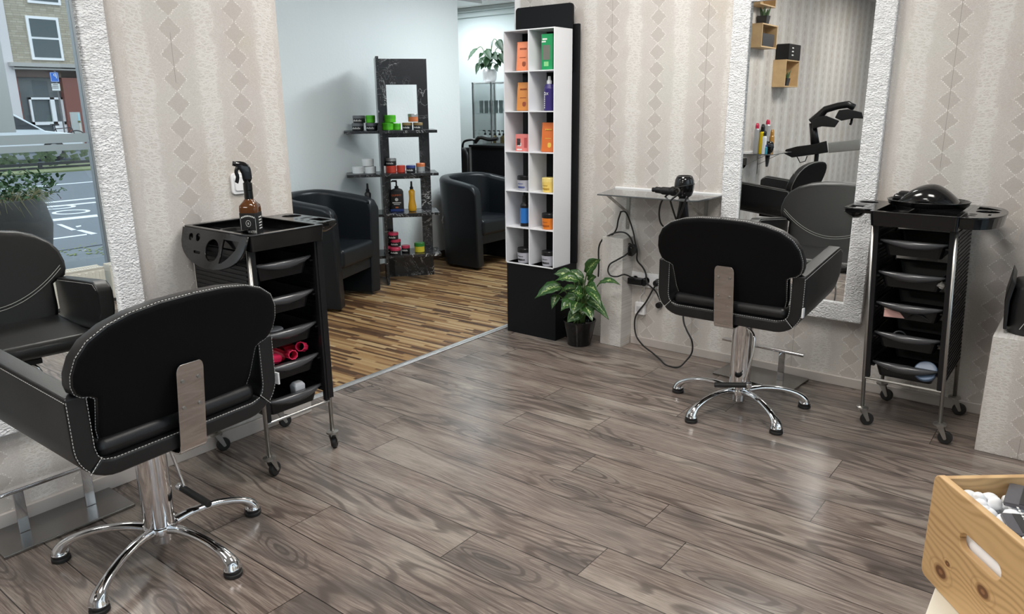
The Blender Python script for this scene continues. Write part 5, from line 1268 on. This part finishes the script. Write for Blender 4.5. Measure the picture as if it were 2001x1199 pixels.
for z in (.9, 1.8, 2.3): MB().box(-.08, 0, yr0+.25, yr0+3.2, z, z+.12).build('shelf_board', K['wplastic'], t2)
# parking sign
SX = 23.6
def sz(x, y): p = mat_l(x, y, 0, SX); return p.y, p.z
t = thing('parking_sign', 'blue parking sign with a white plate on a grey pole across the street', 'street sign', (SX, 0, 0))
y0, z1 = sz(97, 141); y1, z0 = sz(116, 160); ym = (y0+y1)/2; hs = (y1-y0)/2
MB().cyl((.03, y1-.07, ZG), (.03, y1-.07, z1+.05), .025, n=12).build('pole', cmat('sign_pole', (.12, .12, .12), .4), t)
MS = Matrix(((0, 0, -1, -.012), (-1, 0, 0, ym), (0, 1, 0, (z0+z1)/2), (0, 0, 0, 1)))
p_ = MB().plate([rrect(-hs, hs, (z0-z1)/2, (z1-z0)/2, .02, 3)], .012, MS).build('sign_plate', cmat('sign_blue', (.01, .13, .55), .4), t)
MB().plate([rrect(-hs+.012, hs-.012, (z0-z1)/2+.012, (z1-z0)/2-.012, .015, 3), rrect(-hs+.02, hs-.02, (z0-z1)/2+.02, (z1-z0)/2-.02, .01, 3)], .004, MS @ Matrix.Translation((0, 0, .008))).text('P', hs*1.7, MS @ Matrix.Translation((-.03, .03, .008))).build('letter', K['ink'], p_)
MB().box(-.012, -.006, ym-.10, ym+.02, z0+.05, z0+.08).build('arrow', K['ink'], p_)
y2, z3 = sz(101, 163); y3, z2 = sz(118, 177)
p_ = MB().box(-.018, -.006, ym-hs, ym+hs, z2, z3).build('text_plate', cmat('plate_white', (.7, .72, .7), .5), t)
m = MB()
for k in range(3): m.box(-.020, -.018, ym-.10-.02*k, ym+.08, z3-.05-k*.055, z3-.03-k*.055)
m.build('plate_text', K['plastic'], p_)
# advertising board + bicycle
def kz(x, y, X): p = mat_l(x, y, 0, X); return p.y, p.z
t = thing('advert_board', 'street advertising board with a pale blue poster in front of the far shopfront', 'advertising board', (24.6, 0, 0))
y0, z1 = kz(139, 219, 24.6); y1, z0 = kz(163, 262, 24.6)
MB().box(0, .12, y0, y1, ZG+.05, z1).build('case', cmat('board_grey', (.45, .47, .45), .5), t)
MB().box(-.01, 0, y0+.22, y1-.03, (z0+z1)/2, z1-.05).build('poster', cmat('poster_blue', (.35, .62, .70), .5), t); MB().box(-.01, 0, y0+.22, y1-.03, z0, (z0+z1)/2).build('poster', cmat('poster_warm', (.62, .58, .50), .5), t)
MB().box(-.02, -.01, y0+.28, y1-.12, (z0+z1)/2+.02, (z0+z1)/2+.09).build('poster_text', cmat('poster_ink', (.15, .16, .05), .6), t)
t = thing('bicycle', 'dark bicycle leaning before the white door across the street', 'bicycle', (24.2, 0, 0)); yb4, _ = kz(120, 250, 24.2); dk = cmat('bicycle_black', (.02, .02, .025), .4)
for dy in (-.5, .5): MB().tube([(0, yb4+dy+.33*cos(a), ZG+.40+.33*sin(a)) for a in [2*pi*i/24 for i in range(24)]], .022, 6, closed=True).build('wheel', dk, t)
z_ = ZG+.06
MB().tube([(0, yb4-.5, z_+.34), (0, yb4-.2, z_+.75), (0, yb4+.35, z_+.78), (0, yb4+.5, z_+.34)], .02, 6).tube([(0, yb4-.2, z_+.75), (0, yb4-.05, z_+.3), (0, yb4+.35, z_+.78)], .02, 6).tube([(0, yb4-.5, z_+.34), (0, yb4-.05, z_+.3)], .02, 6).build('cycle_frame', dk, t)
MB().box(-.08, .08, yb4-.32, yb4-.08, z_+.86, z_+.92).tube([(0, yb4-.2, z_+.75), (0, yb4-.2, z_+.88)], .015, 6).build('saddle', dk, t); MB().tube([(0, yb4+.35, z_+.78), (0, yb4+.33, z_+1.0), (-.2, yb4+.25, z_+1.02)], .015, 6).build('handlebar', dk, t)
# ------------------------------------------------------------------ colour management
vs = scene.view_settings; vs.view_transform = 'Standard'; vs.look = 'None'; vs.gamma = 1; vs.use_curve_mapping = False; vs.exposure = 0.0
